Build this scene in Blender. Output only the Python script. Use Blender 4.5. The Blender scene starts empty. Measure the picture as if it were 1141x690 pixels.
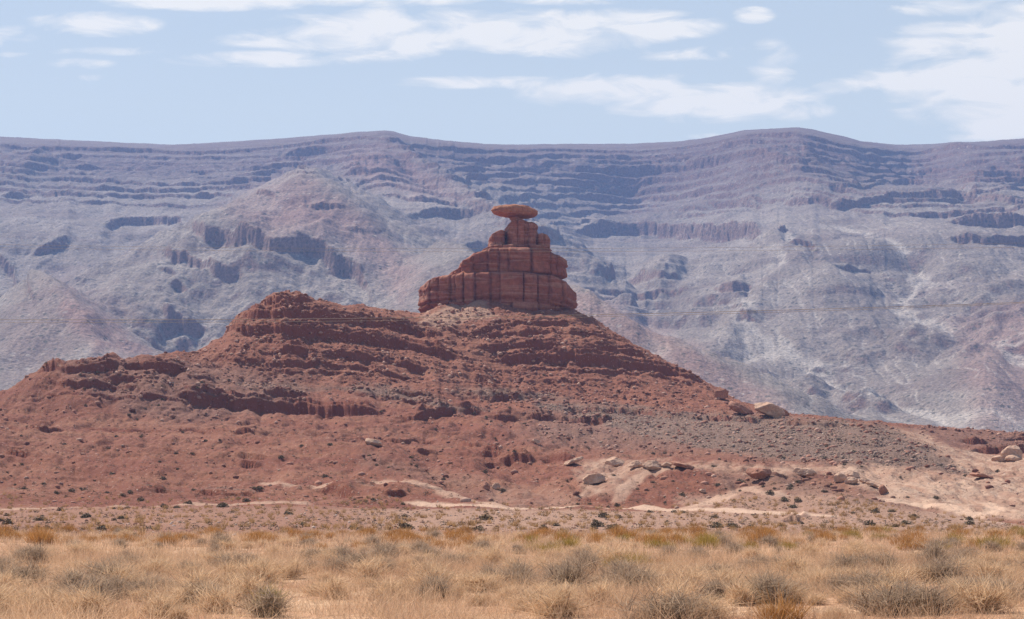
import bpy, math, random
import numpy as np
from mathutils import Vector, noise as mnoise

random.seed(7)
rng = np.random.default_rng(11)
SC = bpy.context.scene
COL = SC.collection

# ------------------------------------------------------------------ camera
HC = 2.4                      # eye height
F = 2000.0                    # focal length in photo pixels (1141 wide)
CX, CY, HOR = 570.5, 345.0, 530.0
TH = math.atan((HOR - CY) / F)
cam_d = bpy.data.cameras.new('camera')
cam_d.sensor_width = 36.0
cam_d.lens = 36.0 * F / 1141.0
cam_d.clip_start = 0.5
cam_d.clip_end = 40000
cam = bpy.data.objects.new('camera', cam_d)
COL.objects.link(cam)
cam.location = (0, 0, HC)
cam.rotation_euler = (math.pi / 2 + TH, 0, 0)
SC.camera = cam

# ------------------------------------------------------------------ light
SUN_EL = 54.0
SUN_AZ = -42.0               # degrees from +Y towards +X (negative: to the left)
SKY_STRENGTH = 0.085
SUN_STRENGTH = 5.0
HAZE_DENSITY = 0.92e-4
SC.view_settings.view_transform = 'Standard'
SC.view_settings.look = 'None'
SC.view_settings.gamma = 1.0
SC.view_settings.exposure = 0.56
SC.view_settings.use_curve_mapping = False
SC.cycles.max_bounces = 6
SC.cycles.volume_bounces = 1
SC.cycles.use_denoising = True
SC.cycles.denoiser = 'OPENIMAGEDENOISE'
SC.cycles.denoising_input_passes = 'RGB_ALBEDO_NORMAL'
SC.cycles.denoising_prefilter = 'NONE'
SC.cycles.use_adaptive_sampling = False

sun_d = bpy.data.lights.new('sun', 'SUN')
sun_d.energy = SUN_STRENGTH
sun_d.angle = math.radians(0.5)
sun_d.color = (1.0, 0.935, 0.84)
sun = bpy.data.objects.new('sun', sun_d)
COL.objects.link(sun)
el, az = math.radians(SUN_EL), math.radians(SUN_AZ)
sdir = Vector((math.sin(az) * math.cos(el), math.cos(az) * math.cos(el), math.sin(el)))
sun.rotation_euler = (-sdir).to_track_quat('-Z', 'Y').to_euler()
sun.location = sdir * 3000


def tang(px, py):
    """photo pixel -> (x/Y, (z-HC)/Y) of its line of sight"""
    dx = np.asarray(px, float) - CX
    dy = CY - np.asarray(py, float)
    den = F * math.cos(TH) - dy * math.sin(TH)
    return dx / den, (dy * math.cos(TH) + F * math.sin(TH)) / den


def proj(x, y, z):
    """world -> photo pixel"""
    zz = z - HC
    f = y * math.cos(TH) + zz * math.sin(TH)
    up = -y * math.sin(TH) + zz * math.cos(TH)
    return CX + F * x / f, CY - F * up / f


def pt(px, py, Y):
    u, e = tang(px, py)
    return Vector((float(u) * Y, Y, HC + float(e) * Y))


class NT:
    def __init__(self, tree):
        self.t = tree
        self.t.nodes.clear()

    def n(self, kind, **kw):
        nd = self.t.nodes.new(kind)
        for k, v in kw.items():
            if k.startswith('i_'):
                key = k[2:]
                key = int(key) if key.isdigit() else key.replace('_', ' ')
                self.set(nd.inputs[key], v)
            else:
                setattr(nd, k, v)
        return nd

    def set(self, sock, v):
        if isinstance(v, bpy.types.NodeSocket):
            self.t.links.new(v, sock)
        elif isinstance(v, bpy.types.Node):
            self.t.links.new(v.outputs[0], sock)
        else:
            if isinstance(v, (tuple, list)) and len(v) == 3 and sock.type == 'RGBA':
                v = (*v, 1)
            sock.default_value = v

    def math(self, op, a, b=0.0, c=0.0, clamp=False):
        nd = self.t.nodes.new('ShaderNodeMath')
        nd.operation = op
        nd.use_clamp = clamp
        for i, v in enumerate((a, b, c)):
            self.set(nd.inputs[i], v)
        return nd.outputs[0]

    def mix(self, fac, a, b, blend='MIX'):
        nd = self.t.nodes.new('ShaderNodeMix')
        nd.data_type = 'RGBA'
        nd.blend_type = blend
        nd.clamp_factor = True
        self.set(nd.inputs[0], fac)
        self.set(nd.inputs[6], a)
        self.set(nd.inputs[7], b)
        return nd.outputs[2]

    def ramp(self, fac, stops, interp='LINEAR'):
        nd = self.t.nodes.new('ShaderNodeValToRGB')
        nd.color_ramp.interpolation = interp
        e = nd.color_ramp.elements
        while len(e) < len(stops):
            e.new(0.5)
        for k, (p, c) in enumerate(stops):
            e[k].position = p
            if isinstance(c, (int, float)):
                c = (c, c, c)
            e[k].color = (*c, 1)
        self.set(nd.inputs[0], fac)
        return nd.outputs[0]

    def noise(self, vec, scale, detail=4, rough=0.6, dist=0.0):
        nd = self.t.nodes.new('ShaderNodeTexNoise')
        self.set(nd.inputs['Vector'], vec)
        nd.inputs['Scale'].default_value = scale
        nd.inputs['Detail'].default_value = detail
        nd.inputs['Roughness'].default_value = rough
        nd.inputs['Distortion'].default_value = dist
        return nd.outputs[0]


# sky: Nishita with thin streaky clouds laid out by viewing direction
world = bpy.data.worlds.new('World')
SC.world = world
world.use_nodes = True
w = NT(world.node_tree)
wo = w.n('ShaderNodeOutputWorld')
bg = w.n('ShaderNodeBackground')
bg.inputs[1].default_value = SKY_STRENGTH
w.t.links.new(bg.outputs[0], wo.inputs[0])
sky = w.n('ShaderNodeTexSky', sky_type='NISHITA')
sky.sun_disc = False
sky.sun_elevation = el
sky.sun_rotation = az
sky.altitude = 1300
sky.air_density = 1.0
sky.dust_density = 1.2
sky.ozone_density = 1.6
tc = w.n('ShaderNodeTexCoord')
sp = w.n('ShaderNodeSeparateXYZ')
w.t.links.new(tc.outputs['Generated'], sp.inputs[0])
dyv = w.math('MAXIMUM', sp.outputs[1], 0.05)
cu = w.math('DIVIDE', sp.outputs[0], dyv)
cv = w.math('DIVIDE', sp.outputs[2], dyv)
cvec = w.n('ShaderNodeCombineXYZ')
w.set(cvec.inputs[0], cu)
w.set(cvec.inputs[1], w.math('MULTIPLY', cv, 3.2))
cn = w.noise(cvec, 26.0, 7, 0.56, 0.6)
cn2 = w.noise(cvec, 7.0, 5, 0.6, 0.4)
# px, py, half width, half height, strength
CL = [(108, 27, 52, 11, 1.0), (70, 22, 30, 5, .5), (235, 2, 100, 8, .85), (430, 0, 90, 7, .6), (628, 1, 55, 4, .6),
      (330, 45, 70, 7, .55), (300, 66, 85, 7, .6), (460, 37, 130, 22, 1.05), (590, 38, 120, 20, 1.1), (700, 29, 75, 14, .9),
      (120, 57, 50, 4, .45), (90, 71, 28, 5, .5), (17, 61, 16, 3, .4), (100, 87, 32, 3, .35), (840, 17, 18, 7, .8),
      (545, 92, 80, 6, .6), (700, 102, 90, 15, 1.0), (790, 112, 100, 17, 1.1), (880, 118, 40, 12, .8), (860, 75, 24, 22, .55),
      (940, 97, 30, 8, .5), (780, 60, 80, 6, .35), (1060, 8, 55, 8, .75), (1080, 42, 75, 14, .8), (1090, 92, 90, 36, 1.15),
      (1020, 90, 50, 18, .8), (1141, 60, 60, 46, 1.1), (1120, 145, 50, 16, .9), (1160, 125, 50, 30, 1.0), (800, 152, 25, 3, .4),
      (-120, 40, 120, 14, .8), (1330, 60, 160, 30, .9), (1400, 20, 150, 14, .8), (-300, 90, 160, 12, .8), (300, -60, 220, 14, .9),
      (900, -80, 260, 18, .9)]
acc = None
for (a, b, rx, ry, s) in CL:
    u0, v0 = tang(a, b)
    du = w.math('DIVIDE', w.math('SUBTRACT', cu, float(u0)), rx * 1.15 / F)
    dv = w.math('DIVIDE', w.math('SUBTRACT', cv, float(v0)), ry * 1.2 / F)
    r2 = w.math('ADD', w.math('MULTIPLY', du, du), w.math('MULTIPLY', dv, dv))
    m = w.math('MULTIPLY', w.math('SUBTRACT', 1.0, w.math('MULTIPLY', r2, 0.55), clamp=True), s + 0.12)
    acc = m if acc is None else w.math('MAXIMUM', acc, m)
dens = w.math('ADD', acc, w.math('MULTIPLY', w.math('SUBTRACT', cn, 0.5), 3.6))
dens = w.math('ADD', dens, w.math('MULTIPLY', w.math('SUBTRACT', cn2, 0.5), 1.6))
gate = w.math('MULTIPLY', acc, 3.0, clamp=True)
cm = w.ramp(dens, [(0.08, 0.0), (0.62, 0.5), (1.15, 1.0)])
cm = w.math('MULTIPLY', w.math('MULTIPLY', cm, gate), 0.93)
front = w.math('GREATER_THAN', sp.outputs[1], 0.05)
cm = w.math('MULTIPLY', cm, front)
CLOUD = (8.7, 8.4, 7.7)
pale_f = w.ramp(sp.outputs[2], [(0.0, 1.0), (0.20, 0.9), (0.55, 0.12), (1.0, 0.05)])
low_c = w.mix(w.ramp(sp.outputs[2], [(0.05, 0.0), (0.24, 1.0)]), (7.3, 7.75, 7.1), (5.7, 6.35, 6.45))
skyc = w.mix(pale_f, sky.outputs[0], low_c)
w.set(bg.inputs[0], w.mix(cm, skyc, CLOUD))

# ------------------------------------------------------------------ noise
def _hash(xi, yi, seed):
    h = (xi.astype(np.uint32) * np.uint32(374761393) + yi.astype(np.uint32) * np.uint32(668265263)
         + np.uint32((seed * 1274126177) & 0xffffffff))
    h = (h ^ (h >> np.uint32(13))) * np.uint32(1274126177)
    return h ^ (h >> np.uint32(16))


def noise2(x, y, seed=0):
    x = np.asarray(x, np.float64)
    y = np.asarray(y, np.float64)
    x, y = np.broadcast_arrays(x, y)
    x0 = np.floor(x)
    y0 = np.floor(y)
    fx = (x - x0).astype(np.float32)
    fy = (y - y0).astype(np.float32)
    xi = x0.astype(np.int64)
    yi = y0.astype(np.int64)
    ux = fx * fx * fx * (fx * (fx * 6 - 15) + 10)
    uy = fy * fy * fy * (fy * (fy * 6 - 15) + 10)

    def g(ix, iy, dx, dy):
        a = _hash(ix & 0xffffffff, iy & 0xffffffff, seed).astype(np.float32) * np.float32(2 * math.pi / 2 ** 32)
        return np.cos(a) * dx + np.sin(a) * dy
    n00 = g(xi, yi, fx, fy)
    n10 = g(xi + 1, yi, fx - 1, fy)
    n01 = g(xi, yi + 1, fx, fy - 1)
    n11 = g(xi + 1, yi + 1, fx - 1, fy - 1)
    a = n00 + ux * (n10 - n00)
    b = n01 + ux * (n11 - n01)
    return (a + uy * (b - a)) * 1.4


def fbm(x, y, oct=4, seed=0, gain=0.5, ridged=False):
    s = 0.0
    a = 1.0
    t = 0.0
    for k in range(oct):
        n = noise2(x * 2 ** k, y * 2 ** k, seed + 17 * k)
        if ridged:
            n = 1 - 2 * np.abs(n)
        s = s + a * n
        t += a
        a *= gain
    return s / t


def sstep(a, b, x):
    t = np.clip((x - a) / (b - a), 0, 1)
    return t * t * (3 - 2 * t)


# ------------------------------------------------------------------ helpers
def tag(o, label=None, cat=None, group=None, kind=None):
    if label:
        o['label'] = label
    if cat:
        o['category'] = cat
    if group:
        o['group'] = group
    if kind:
        o['kind'] = kind
    return o


def mesh_np(name, V, Q=None, mats=(), smooth=True, T=None):
    me = bpy.data.meshes.new(name)
    V = np.ascontiguousarray(V, np.float32)
    me.vertices.add(len(V))
    me.vertices.foreach_set('co', V.ravel())
    parts = []
    starts = []
    n = 0
    if Q is not None and len(Q):
        parts.append(np.asarray(Q, np.int32).ravel())
        starts.append(np.arange(len(Q)) * 4)
        n = len(Q) * 4
    if T is not None and len(T):
        parts.append(np.asarray(T, np.int32).ravel())
        starts.append(n + np.arange(len(T)) * 3)
    idx = np.concatenate(parts)
    st = np.concatenate(starts).astype(np.int32)
    me.loops.add(len(idx))
    me.loops.foreach_set('vertex_index', idx)
    me.polygons.add(len(st))
    me.polygons.foreach_set('loop_start', st)
    if smooth:
        me.polygons.foreach_set('use_smooth', np.ones(len(st), bool))
    me.update(calc_edges=True)
    me.validate()
    for m in mats:
        me.materials.append(m)
    return me


def grid_quads(nr, nc, wrap=False):
    r = np.arange(nr - 1)[:, None]
    c = np.arange(nc if wrap else nc - 1)[None, :]
    c2 = (c + 1) % nc
    a = r * nc + c
    b = r * nc + c2
    d = (r + 1) * nc + c
    e = (r + 1) * nc + c2
    return np.stack([a, b, e, d], -1).reshape(-1, 4)


def vcol(me, name, arr):
    at = me.attributes.new(name, 'FLOAT_COLOR', 'POINT')
    a = np.zeros((len(me.vertices), 4), np.float32)
    a[:, :arr.shape[1]] = arr
    if arr.shape[1] < 4:
        a[:, 3] = 1
    at.data.foreach_set('color', a.ravel())


def link(name, me, parent=None):
    o = bpy.data.objects.new(name, me)
    COL.objects.link(o)
    if parent is not None:
        o.parent = parent
    return o


def empty(name, loc):
    o = bpy.data.objects.new(name, None)
    o.location = loc
    o.empty_display_size = 0.3
    COL.objects.link(o)
    return o


def loft(lines, rows, ucols):
    """lines: list of point lists (px,py,Y) or ('z',z,Y); -> Y, Z grids"""
    K = len(lines)
    nc = len(ucols)
    YK = np.zeros((K, nc))
    ZK = np.zeros((K, nc))
    for k, L in enumerate(lines):
        if L[0] == 'z':
            YK[k] = L[2]
            ZK[k] = L[1]
            continue
        P = np.array(L, float)
        u, e = tang(P[:, 0], P[:, 1])
        YK[k] = np.interp(ucols, u, P[:, 2])
        ZK[k] = HC + np.interp(ucols, u, e) * YK[k]
    for k in range(1, K):
        YK[k] = np.maximum(YK[k], YK[k - 1] + 3)
    d = np.diff(ZK, axis=0) / np.diff(YK, axis=0)
    m = np.zeros_like(ZK)
    m[0] = d[0]
    m[-1] = d[-1]
    for k in range(1, K - 1):
        same = d[k - 1] * d[k] > 0
        hm = np.where(same, 2 * d[k - 1] * d[k] / np.where(same, d[k - 1] + d[k], 1), 0)
        m[k] = 0.5 * hm + 0.5 * 0.5 * (d[k - 1] + d[k])
    Ys, Zs = [], []
    for k in range(K - 1):
        n = rows[k]
        t = (np.arange(n) / n)[:, None]
        h = YK[k + 1] - YK[k]
        t2, t3 = t * t, t * t * t
        z = ((2 * t3 - 3 * t2 + 1) * ZK[k] + (t3 - 2 * t2 + t) * h * m[k]
             + (-2 * t3 + 3 * t2) * ZK[k + 1] + (t3 - t2) * h * m[k + 1])
        Ys.append(YK[k] + t * h)
        Zs.append(z)
    Ys.append(YK[-1:])
    Zs.append(ZK[-1:])
    return np.concatenate(Ys), np.concatenate(Zs)


def blocks(x, wid, seed):
    """jointed rock: piecewise steady offsets along a cliff"""
    q = x / wid + 1.3 * noise2(x / (wid * 3.1), np.full_like(x, seed * 1.7), seed)
    i = np.floor(q)
    f = q - i
    h = lambda j: (_hash((j.astype(np.int64)) & 0xffffffff, np.full(j.shape, seed, np.int64), seed).astype(np.float64) / 2 ** 32)
    t = sstep(0.80, 1.0, f)
    return (h(i) * (1 - t) + h(i + 1) * t) - 0.5


def ledge_rows(Y, Z, ucols, pts, ymin=0, ymax=1e9):
    """depth at which the base surface meets the drawn line, per column (nan outside)"""
    P = np.array(pts, float)
    u, e = tang(P[:, 0], P[:, 1])
    et = np.interp(ucols, u, e)
    E = (Z - HC) / Y
    D = np.abs(E - et[None, :])
    D = D + (2e-5 if ymax < 1000 else 1.2e-6) * (Y - ymin)
    D = np.where((Y < ymin) | (Y > ymax), 9, D)
    r = np.argmin(D, axis=0)
    # smooth the rows a little against jumps
    Yc = Y[r, np.arange(len(ucols))]
    H_ = 19
    Wn = np.lib.stride_tricks.sliding_window_view(np.pad(Yc, H_, mode='edge'), 2 * H_ + 1)
    Yc = np.median(Wn, axis=1)
    k = np.ones(15) / 15
    Yc = np.convolve(np.pad(Yc, 7, mode='edge'), k, mode='valid')
    gr = np.gradient(Yc, ucols * np.maximum(Yc, 1))
    conf = 1 - (sstep(5.0, 9.0, np.abs(gr)) if ymax < 1000 else sstep(14.0, 24.0, np.abs(gr)))
    kk = np.hanning(27)
    conf = np.convolve(np.pad(conf, 13, mode='edge'), kk / kk.sum(), mode='valid') ** 2
    gr = 1 / np.sqrt(1 + np.clip(gr, -4 if ymax < 1000 else -9, 4 if ymax < 1000 else 9) ** 2)
    ledge_rows.cosf = gr
    te = min(0.012, 0.3 * (u[-1] - u[0]))
    inside = sstep(u[0] - 0.002, u[0] + te, ucols) * (1 - sstep(u[-1] - te, u[-1] + 0.002, ucols))
    return Yc, inside * conf


def seg_dist(X, Y, P):
    """distance in plan from a polyline of world points, and interpolated height"""
    best = np.full(X.shape, 1e9)
    hz = np.zeros(X.shape)
    for a, b in zip(P[:-1], P[1:]):
        dx, dy = b[0] - a[0], b[1] - a[1]
        L2 = dx * dx + dy * dy
        t = np.clip(((X - a[0]) * dx + (Y - a[1]) * dy) / L2, 0, 1)
        d = np.hypot(X - a[0] - t * dx, Y - a[1] - t * dy)
        m = d < best
        best = np.where(m, d, best)
        hz = np.where(m, a[2] + t * (b[2] - a[2]), hz)
    return best, hz


def polymask(PX, PY, pts, feather):
    inside = np.zeros(PX.shape, bool)
    dist = np.full(PX.shape, 1e9)
    n = len(pts)
    for i in range(n):
        x0, y0 = pts[i]
        x1, y1 = pts[(i + 1) % n]
        if y0 != y1:
            c = ((y0 > PY) != (y1 > PY)) & (PX < (x1 - x0) * (PY - y0) / (y1 - y0) + x0)
            inside ^= c
        dx, dy = x1 - x0, y1 - y0
        t = np.clip(((PX - x0) * dx + (PY - y0) * dy) / (dx * dx + dy * dy), 0, 1)
        dist = np.minimum(dist, np.hypot(PX - x0 - t * dx, PY - y0 - t * dy))
    sd = np.where(inside, dist, -dist)
    return sstep(-feather, feather, sd)


# ------------------------------------------------------------------ FRONT TERRAIN
uc = np.concatenate([np.linspace(-0.5, -0.315, 45)[:-1], np.linspace(-0.315, 0.315, 1120), np.linspace(0.315, 0.5, 45)[1:]])
FL = [
    ('z', 0.0, 6.0),
    ('z', 0.0, 32.0),
    ('z', -0.9, 80.0),
    ('z', -2.2, 150.0),
    [(-400, 572, 240), (0, 567, 250), (285, 560, 262), (400, 563, 262), (570, 567, 255), (855, 571, 245), (1000, 580, 225), (1141, 590, 210), (1500, 592, 210)],
    [(-400, 545, 300), (0, 541, 300), (80, 541, 300), (120, 543, 298), (160, 538, 302), (200, 543, 298), (225, 539, 302), (300, 540, 300), (400, 539, 300), (450, 536, 302), (480, 540, 300), (520, 552, 292), (560, 561, 286), (650, 562, 284), (720, 562, 284), (780, 557, 286), (830, 549, 290), (880, 549, 290), (940, 548, 288), (1000, 561, 270), (1060, 574, 250), (1141, 586, 235), (1500, 580, 235)],
    'F2',
    [(-400, 508, 375), (0, 506, 380), (60, 498, 385), (100, 503, 380), (160, 496, 388), (220, 507, 380), (290, 492, 395), (345, 484, 405), (400, 494, 398), (470, 508, 388), (540, 520, 378), (600, 536, 358), (650, 531, 350), (700, 521, 350), (750, 519, 350), (830, 520, 345), (900, 527, 340), (940, 531, 335), (1000, 545, 320), (1050, 556, 300), (1141, 572, 275), (1500, 560, 280)],
    'G2',
    [(-400, 480, 452), (0, 477, 450), (150, 480, 450), (235, 479, 455), (330, 484, 455), (410, 491, 450), (470, 493, 450), (560, 503, 440), (620, 506, 425), (700, 511, 400), (800, 514, 388), (900, 519, 380), (960, 519, 378), (1010, 524, 372), (1080, 532, 365), (1141, 535, 365), (1500, 535, 365)],
    [(-400, 475, 500), (0, 470, 495), (150, 468, 503), (250, 470, 503), (350, 474, 505), (450, 474, 505), (520, 480, 500), (600, 486, 490), (700, 494, 468), (800, 499, 450), (900, 508, 425), (960, 513, 415), (1010, 519, 410), (1060, 527, 400), (1090, 530, 400), (1141, 522, 430), (1500, 520, 430)],
    [(-400, 480, 540), (-150, 460, 540), (0, 437, 540), (25, 424, 542), (42, 413, 545), (52, 403, 546), (125, 400, 548), (170, 402, 548), (205, 408, 550), (240, 425, 552), (300, 431, 558), (350, 438, 556), (400, 431, 562), (450, 434, 562), (485, 446, 558), (520, 437, 580), (570, 437, 592), (640, 445, 590), (700, 452, 585), (760, 457, 575), (820, 462, 565), (900, 466, 552), (950, 470, 545), (975, 474, 535), (1000, 486, 500), (1040, 504, 470), (1085, 516, 470), (1141, 505, 510), (1500, 505, 510)],
    [(-400, 505, 620), (0, 450, 612), (100, 420, 610), (150, 406, 610), (172, 401, 610), (212, 393, 612), (248, 376, 615), (254, 364, 616), (265, 352, 618), (290, 337, 620), (308, 327, 620), (320, 323, 620), (332, 326, 620), (352, 335, 622), (380, 341, 630), (420, 348, 645), (465, 352, 662), (490, 349, 664), (570, 349, 664), (638, 350, 664), (660, 356, 670), (700, 379, 680), (740, 401, 684), (780, 422, 680), (800, 433, 668), (818, 446, 650), (875, 461, 628), (950, 469, 612), (1000, 473, 615), (1141, 483, 630), (1500, 483, 630)],
    [(-400, 520, 660), (0, 470, 660), (150, 440, 660), (212, 420, 665), (265, 385, 665), (320, 350, 665), (400, 353, 700), (465, 353, 718), (570, 350, 722), (638, 351, 718), (680, 375, 725), (740, 410, 730), (800, 450, 720), (875, 480, 690), (950, 485, 680), (1141, 500, 700), (1500, 500, 700)],
    ('z', -12.0, 960.0),
    ('z', -16.0, 1500.0),
]
for q_ in range(len(FL)):
    if FL[q_] == 'F2':
        FL[q_] = [(a, b + 3.5 * (0.4 + 0.6 * math.sin(a / 47.0) ** 2), c + 24) for a, b, c in FL[q_ - 1]]
    if FL[q_] == 'G2':
        FL[q_] = [(a, b + 3.0 * (0.4 + 0.6 * math.sin(a / 61.0 + 1) ** 2), c + 22) for a, b, c in FL[q_ - 1]]
rowsF = [50, 120, 100, 110, 125, 50, 100, 40, 90, 110, 150, 270, 50, 50, 20]
YF, ZF = loft(FL, rowsF, uc)
# soften the loft across the columns a bit
for _ in range(2):
    ZF[:, 1:-1] = 0.25 * ZF[:, :-2] + 0.5 * ZF[:, 1:-1] + 0.25 * ZF[:, 2:]
XF = uc[None, :] * YF
Z0 = ZF.copy()
PX0, PY0 = proj(XF, YF, Z0)
hill = sstep(225, 300, YF) * (1 - sstep(690, 900, YF))
upper = sstep(545, 590, YF) * (1 - sstep(760, 850, YF))

# gullies and hummocks
gul = fbm(XF / 19 + 0.6 * fbm(XF / 60, YF / 60, 2, 5), YF / 52, 4, 21, 0.5, ridged=True)
gul2 = fbm(XF / 7.5 + 0.5 * fbm(XF / 25, YF / 25, 2, 6), YF / 30, 4, 22, 0.55, ridged=True)
ampg = np.interp(YF, [200, 270, 400, 520, 600, 700], [0.1, 1.8, 3.0, 2.6, 1.8, 1.3]) * (1 - 0.6 * sstep(700, 800, PX0) * sstep(440, 470, PY0) * (1 - sstep(505, 520, PY0)))
ZF -= hill * (gul - 0.35) * ampg
ZF -= hill * (gul2 - 0.35) * ampg * 0.30
ZF += hill * 0.9 * fbm(XF / 14, YF / 14, 5, 3, 0.5)
ZF += (1 - hill) * 0.16 * fbm(XF / 9, YF / 9, 3, 8)
ZF += sstep(60, 300, YF) * 0.26 * fbm(XF / 3.1, YF / 3.1, 4, 9, 0.6)

# named ledges: points, height (m), reach (m), depth window
LED = [
    ([(-80, 478), (0, 477), (40, 479), (90, 477), (150, 480), (235, 479), (300, 482), (335, 484)], 1.3, 4, 400, 500),
    ([(330, 484), (400, 488), (440, 491), (500, 492), (560, 499)], 0.9, 3, 400, 500),
    ([(195, 438), (215, 443), (240, 446), (300, 451), (360, 456), (430, 457)], 5.5, 9, 500, 600),
    ([(428, 458), (445, 465), (470, 463), (490, 459), (530, 458), (545, 461)], 4.5, 8, 500, 600),
    ([(540, 463), (560, 466), (600, 464), (650, 468), (700, 466)], 3.5, 7, 500, 600),
    ([(518, 441), (530, 443), (560, 441), (598, 443)], 4.8, 7, 540, 640),
    ([(290, 440), (330, 442), (345, 444)], 3.6, 5, 530, 600),
    ([(438, 437), (470, 440), (500, 448)], 2.5, 5, 530, 600),
    ([(385, 442), (420, 440), (440, 445), (485, 452)], 2.5, 5, 530, 600),
    ([(598, 452), (640, 456), (700, 458), (760, 465), (800, 466), (860, 470), (950, 475)], 2.6, 6, 500, 640),
    ([(38, 408), (60, 409), (90, 411), (122, 411), (128, 405), (170, 408), (215, 413)], 4.7, 6, 500, 600),
    ([(50, 425), (90, 427), (120, 426), (160, 432)], 2.8, 4, 500, 600),
    ([(110, 418), (140, 420), (160, 419)], 3.6, 4, 500, 600),
    ([(195, 420), (230, 424), (260, 428)], 2.2, 4, 500, 600),
    ([(40, 439), (100, 438), (165, 442), (225, 444)], 1.2, 4, 500, 600),
    # shoulder
    ([(249, 366), (300, 364), (350, 366), (400, 373), (450, 382), (480, 388), (515, 399)], 5.0, 6, 540, 700),
    ([(262, 351), (300, 350), (340, 351), (380, 355), (420, 361), (460, 366), (500, 376)], 5.0, 6, 540, 700),
    ([(282, 338), (320, 336), (352, 339)], 5.0, 4, 540, 700),
    ([(300, 344), (350, 343), (380, 347)], 1.8, 3, 540, 700),
    ([(300, 388), (360, 392), (420, 398), (470, 410), (500, 414)], 3.0, 5, 540, 700),
    ([(250, 400), (300, 404), (360, 402), (430, 414), (455, 420)], 2.6, 5, 540, 700),
    ([(300, 414), (360, 412), (420, 418)], 1.8, 4, 540, 700),
    # below the tower
    ([(455, 360), (490, 366), (535, 373), (560, 362), (600, 358), (645, 361)], 3.2, 5, 540, 700),
    ([(525, 372), (560, 371), (610, 370), (660, 374), (690, 380)], 3.0, 4, 540, 700),
    ([(528, 386), (570, 386), (620, 386), (670, 388), (710, 395), (745, 404)], 4.2, 5, 540, 700),
    ([(545, 399), (600, 397), (650, 399), (700, 404), (745, 412), (790, 428)], 5.2, 6, 540, 700),
    ([(560, 410), (620, 408), (690, 412), (740, 419), (790, 432)], 2.4, 4, 540, 700),
    ([(600, 423), (680, 424), (740, 430)], 1.2, 3, 540, 700),
    # hollows and banks
    ([(552, 511), (560, 509), (585, 509), (602, 514)], 4.6, 7, 350, 460),
    ([(530, 505), (545, 503), (560, 507)], 2.2, 5, 350, 460),
    ([(605, 512), (620, 508), (640, 512)], 2.6, 5, 350, 460),
    ([(440, 500), (465, 503), (490, 506)], 1.7, 5, 350, 460),
    ([(505, 508), (540, 513), (560, 516)], 2.0, 5, 340, 460),
    ([(155, 547), (170, 544), (190, 548)], 1.6, 4, 240, 320),
    ([(215, 547), (235, 549), (260, 552), (290, 549)], 1.3, 4, 240, 320),
    ([(425, 548), (440, 551), (455, 549)], 1.5, 4, 240, 320),
    ([(345, 544), (370, 546), (400, 551)], 1.4, 4, 240, 320),
    ([(268, 516), (282, 518), (290, 520)], 1.5, 4, 330, 420),
    ([(262, 505), (280, 507), (300, 510)], 1.4, 4, 330, 420),
    ([(180, 497), (195, 498), (210, 502)], 1.0, 4, 330, 420),
    ([(0, 503), (40, 505)], 1.4, 4, 330, 420),
    ([(820, 528), (860, 530), (900, 533)], 0.5, 3, 320, 400),
    ([(780, 524), (820, 526), (850, 524)], 0.5, 3, 320, 400),
    ([(872, 579), (884, 578), (902, 580), (914, 583)], 1.9, 7, 150, 245),
    ([(1065, 490), (1080, 492), (1100, 494)], 3.0, 5, 480, 640),
    ([(1078, 500), (1110, 503), (1141, 502), (1200, 502)], 5.0, 5, 480, 640),
    ([(1115, 490), (1141, 489), (1200, 489)], 3.2, 5, 480, 640),
    ([(1000, 487), (1030, 497), (1060, 512)], 1.2, 4, 400, 520),
]
FORCE = {(k_, l_[1]) for k_, l_ in enumerate(LED) if 500 < l_[0][0][0] < 610 and l_[2] > 4 and l_[3] == 350 or l_[3] == 150}
base = ZF.copy()
for k, (pts, h, L, y0, y1) in enumerate(LED):
    Yc, ins = ledge_rows(YF, base, uc, pts, y0, y1)
    cf = ledge_rows.cosf
    xx = uc * Yc
    one = np.ones_like(xx)
    rag = fbm(xx / 11.0, one * k * 3.7, 5, 40 + k, 0.52) * (0.5 * L + 1.0) + blocks(xx, 2.6, 7 + k) * 0.8 + blocks(xx, 6.5, 57 + k) * 1.3
    if y1 <= 500 and h < 4:
        h = h * 1.45
    brk = np.clip(0.66 + 1.5 * fbm(XF / 10.0, YF / 13.0, 3, 80 + k, 0.6), 0.05, 1.3)
    if (k, h) in FORCE or h >= 5 or y1 <= 500:
        brk = np.clip(brk, 0.8 if h > 4.8 else 0.4, 1.2)
    hv = h * 0.9 * brk * ins[None, :]
    d0 = (YF - Yc[None, :]) * cf[None, :]
    d = (YF - (Yc + rag)[None, :]) * cf[None, :] + 0.35 * fbm(XF / 1.7, YF / 1.7, 2, 99)
    wd = np.clip(0.26 * h, 0.4, 1.1)
    ZF += hv * (sstep(-wd / 2, wd / 2, d) - 0.5) * np.exp(-np.abs(d0) / L)
    if h > 2.4:      # a second thin bed half way up the slope behind
        d2 = d - 1.6 - 1.2 * (blocks(xx, 3.7, 157 + k) + 0.5)[None, :]
        ZF += 0.32 * hv * (sstep(-0.25, 0.25, d2) - 0.5) * np.exp(-np.abs(d0 - 1.6) / (L * 0.7))

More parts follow.
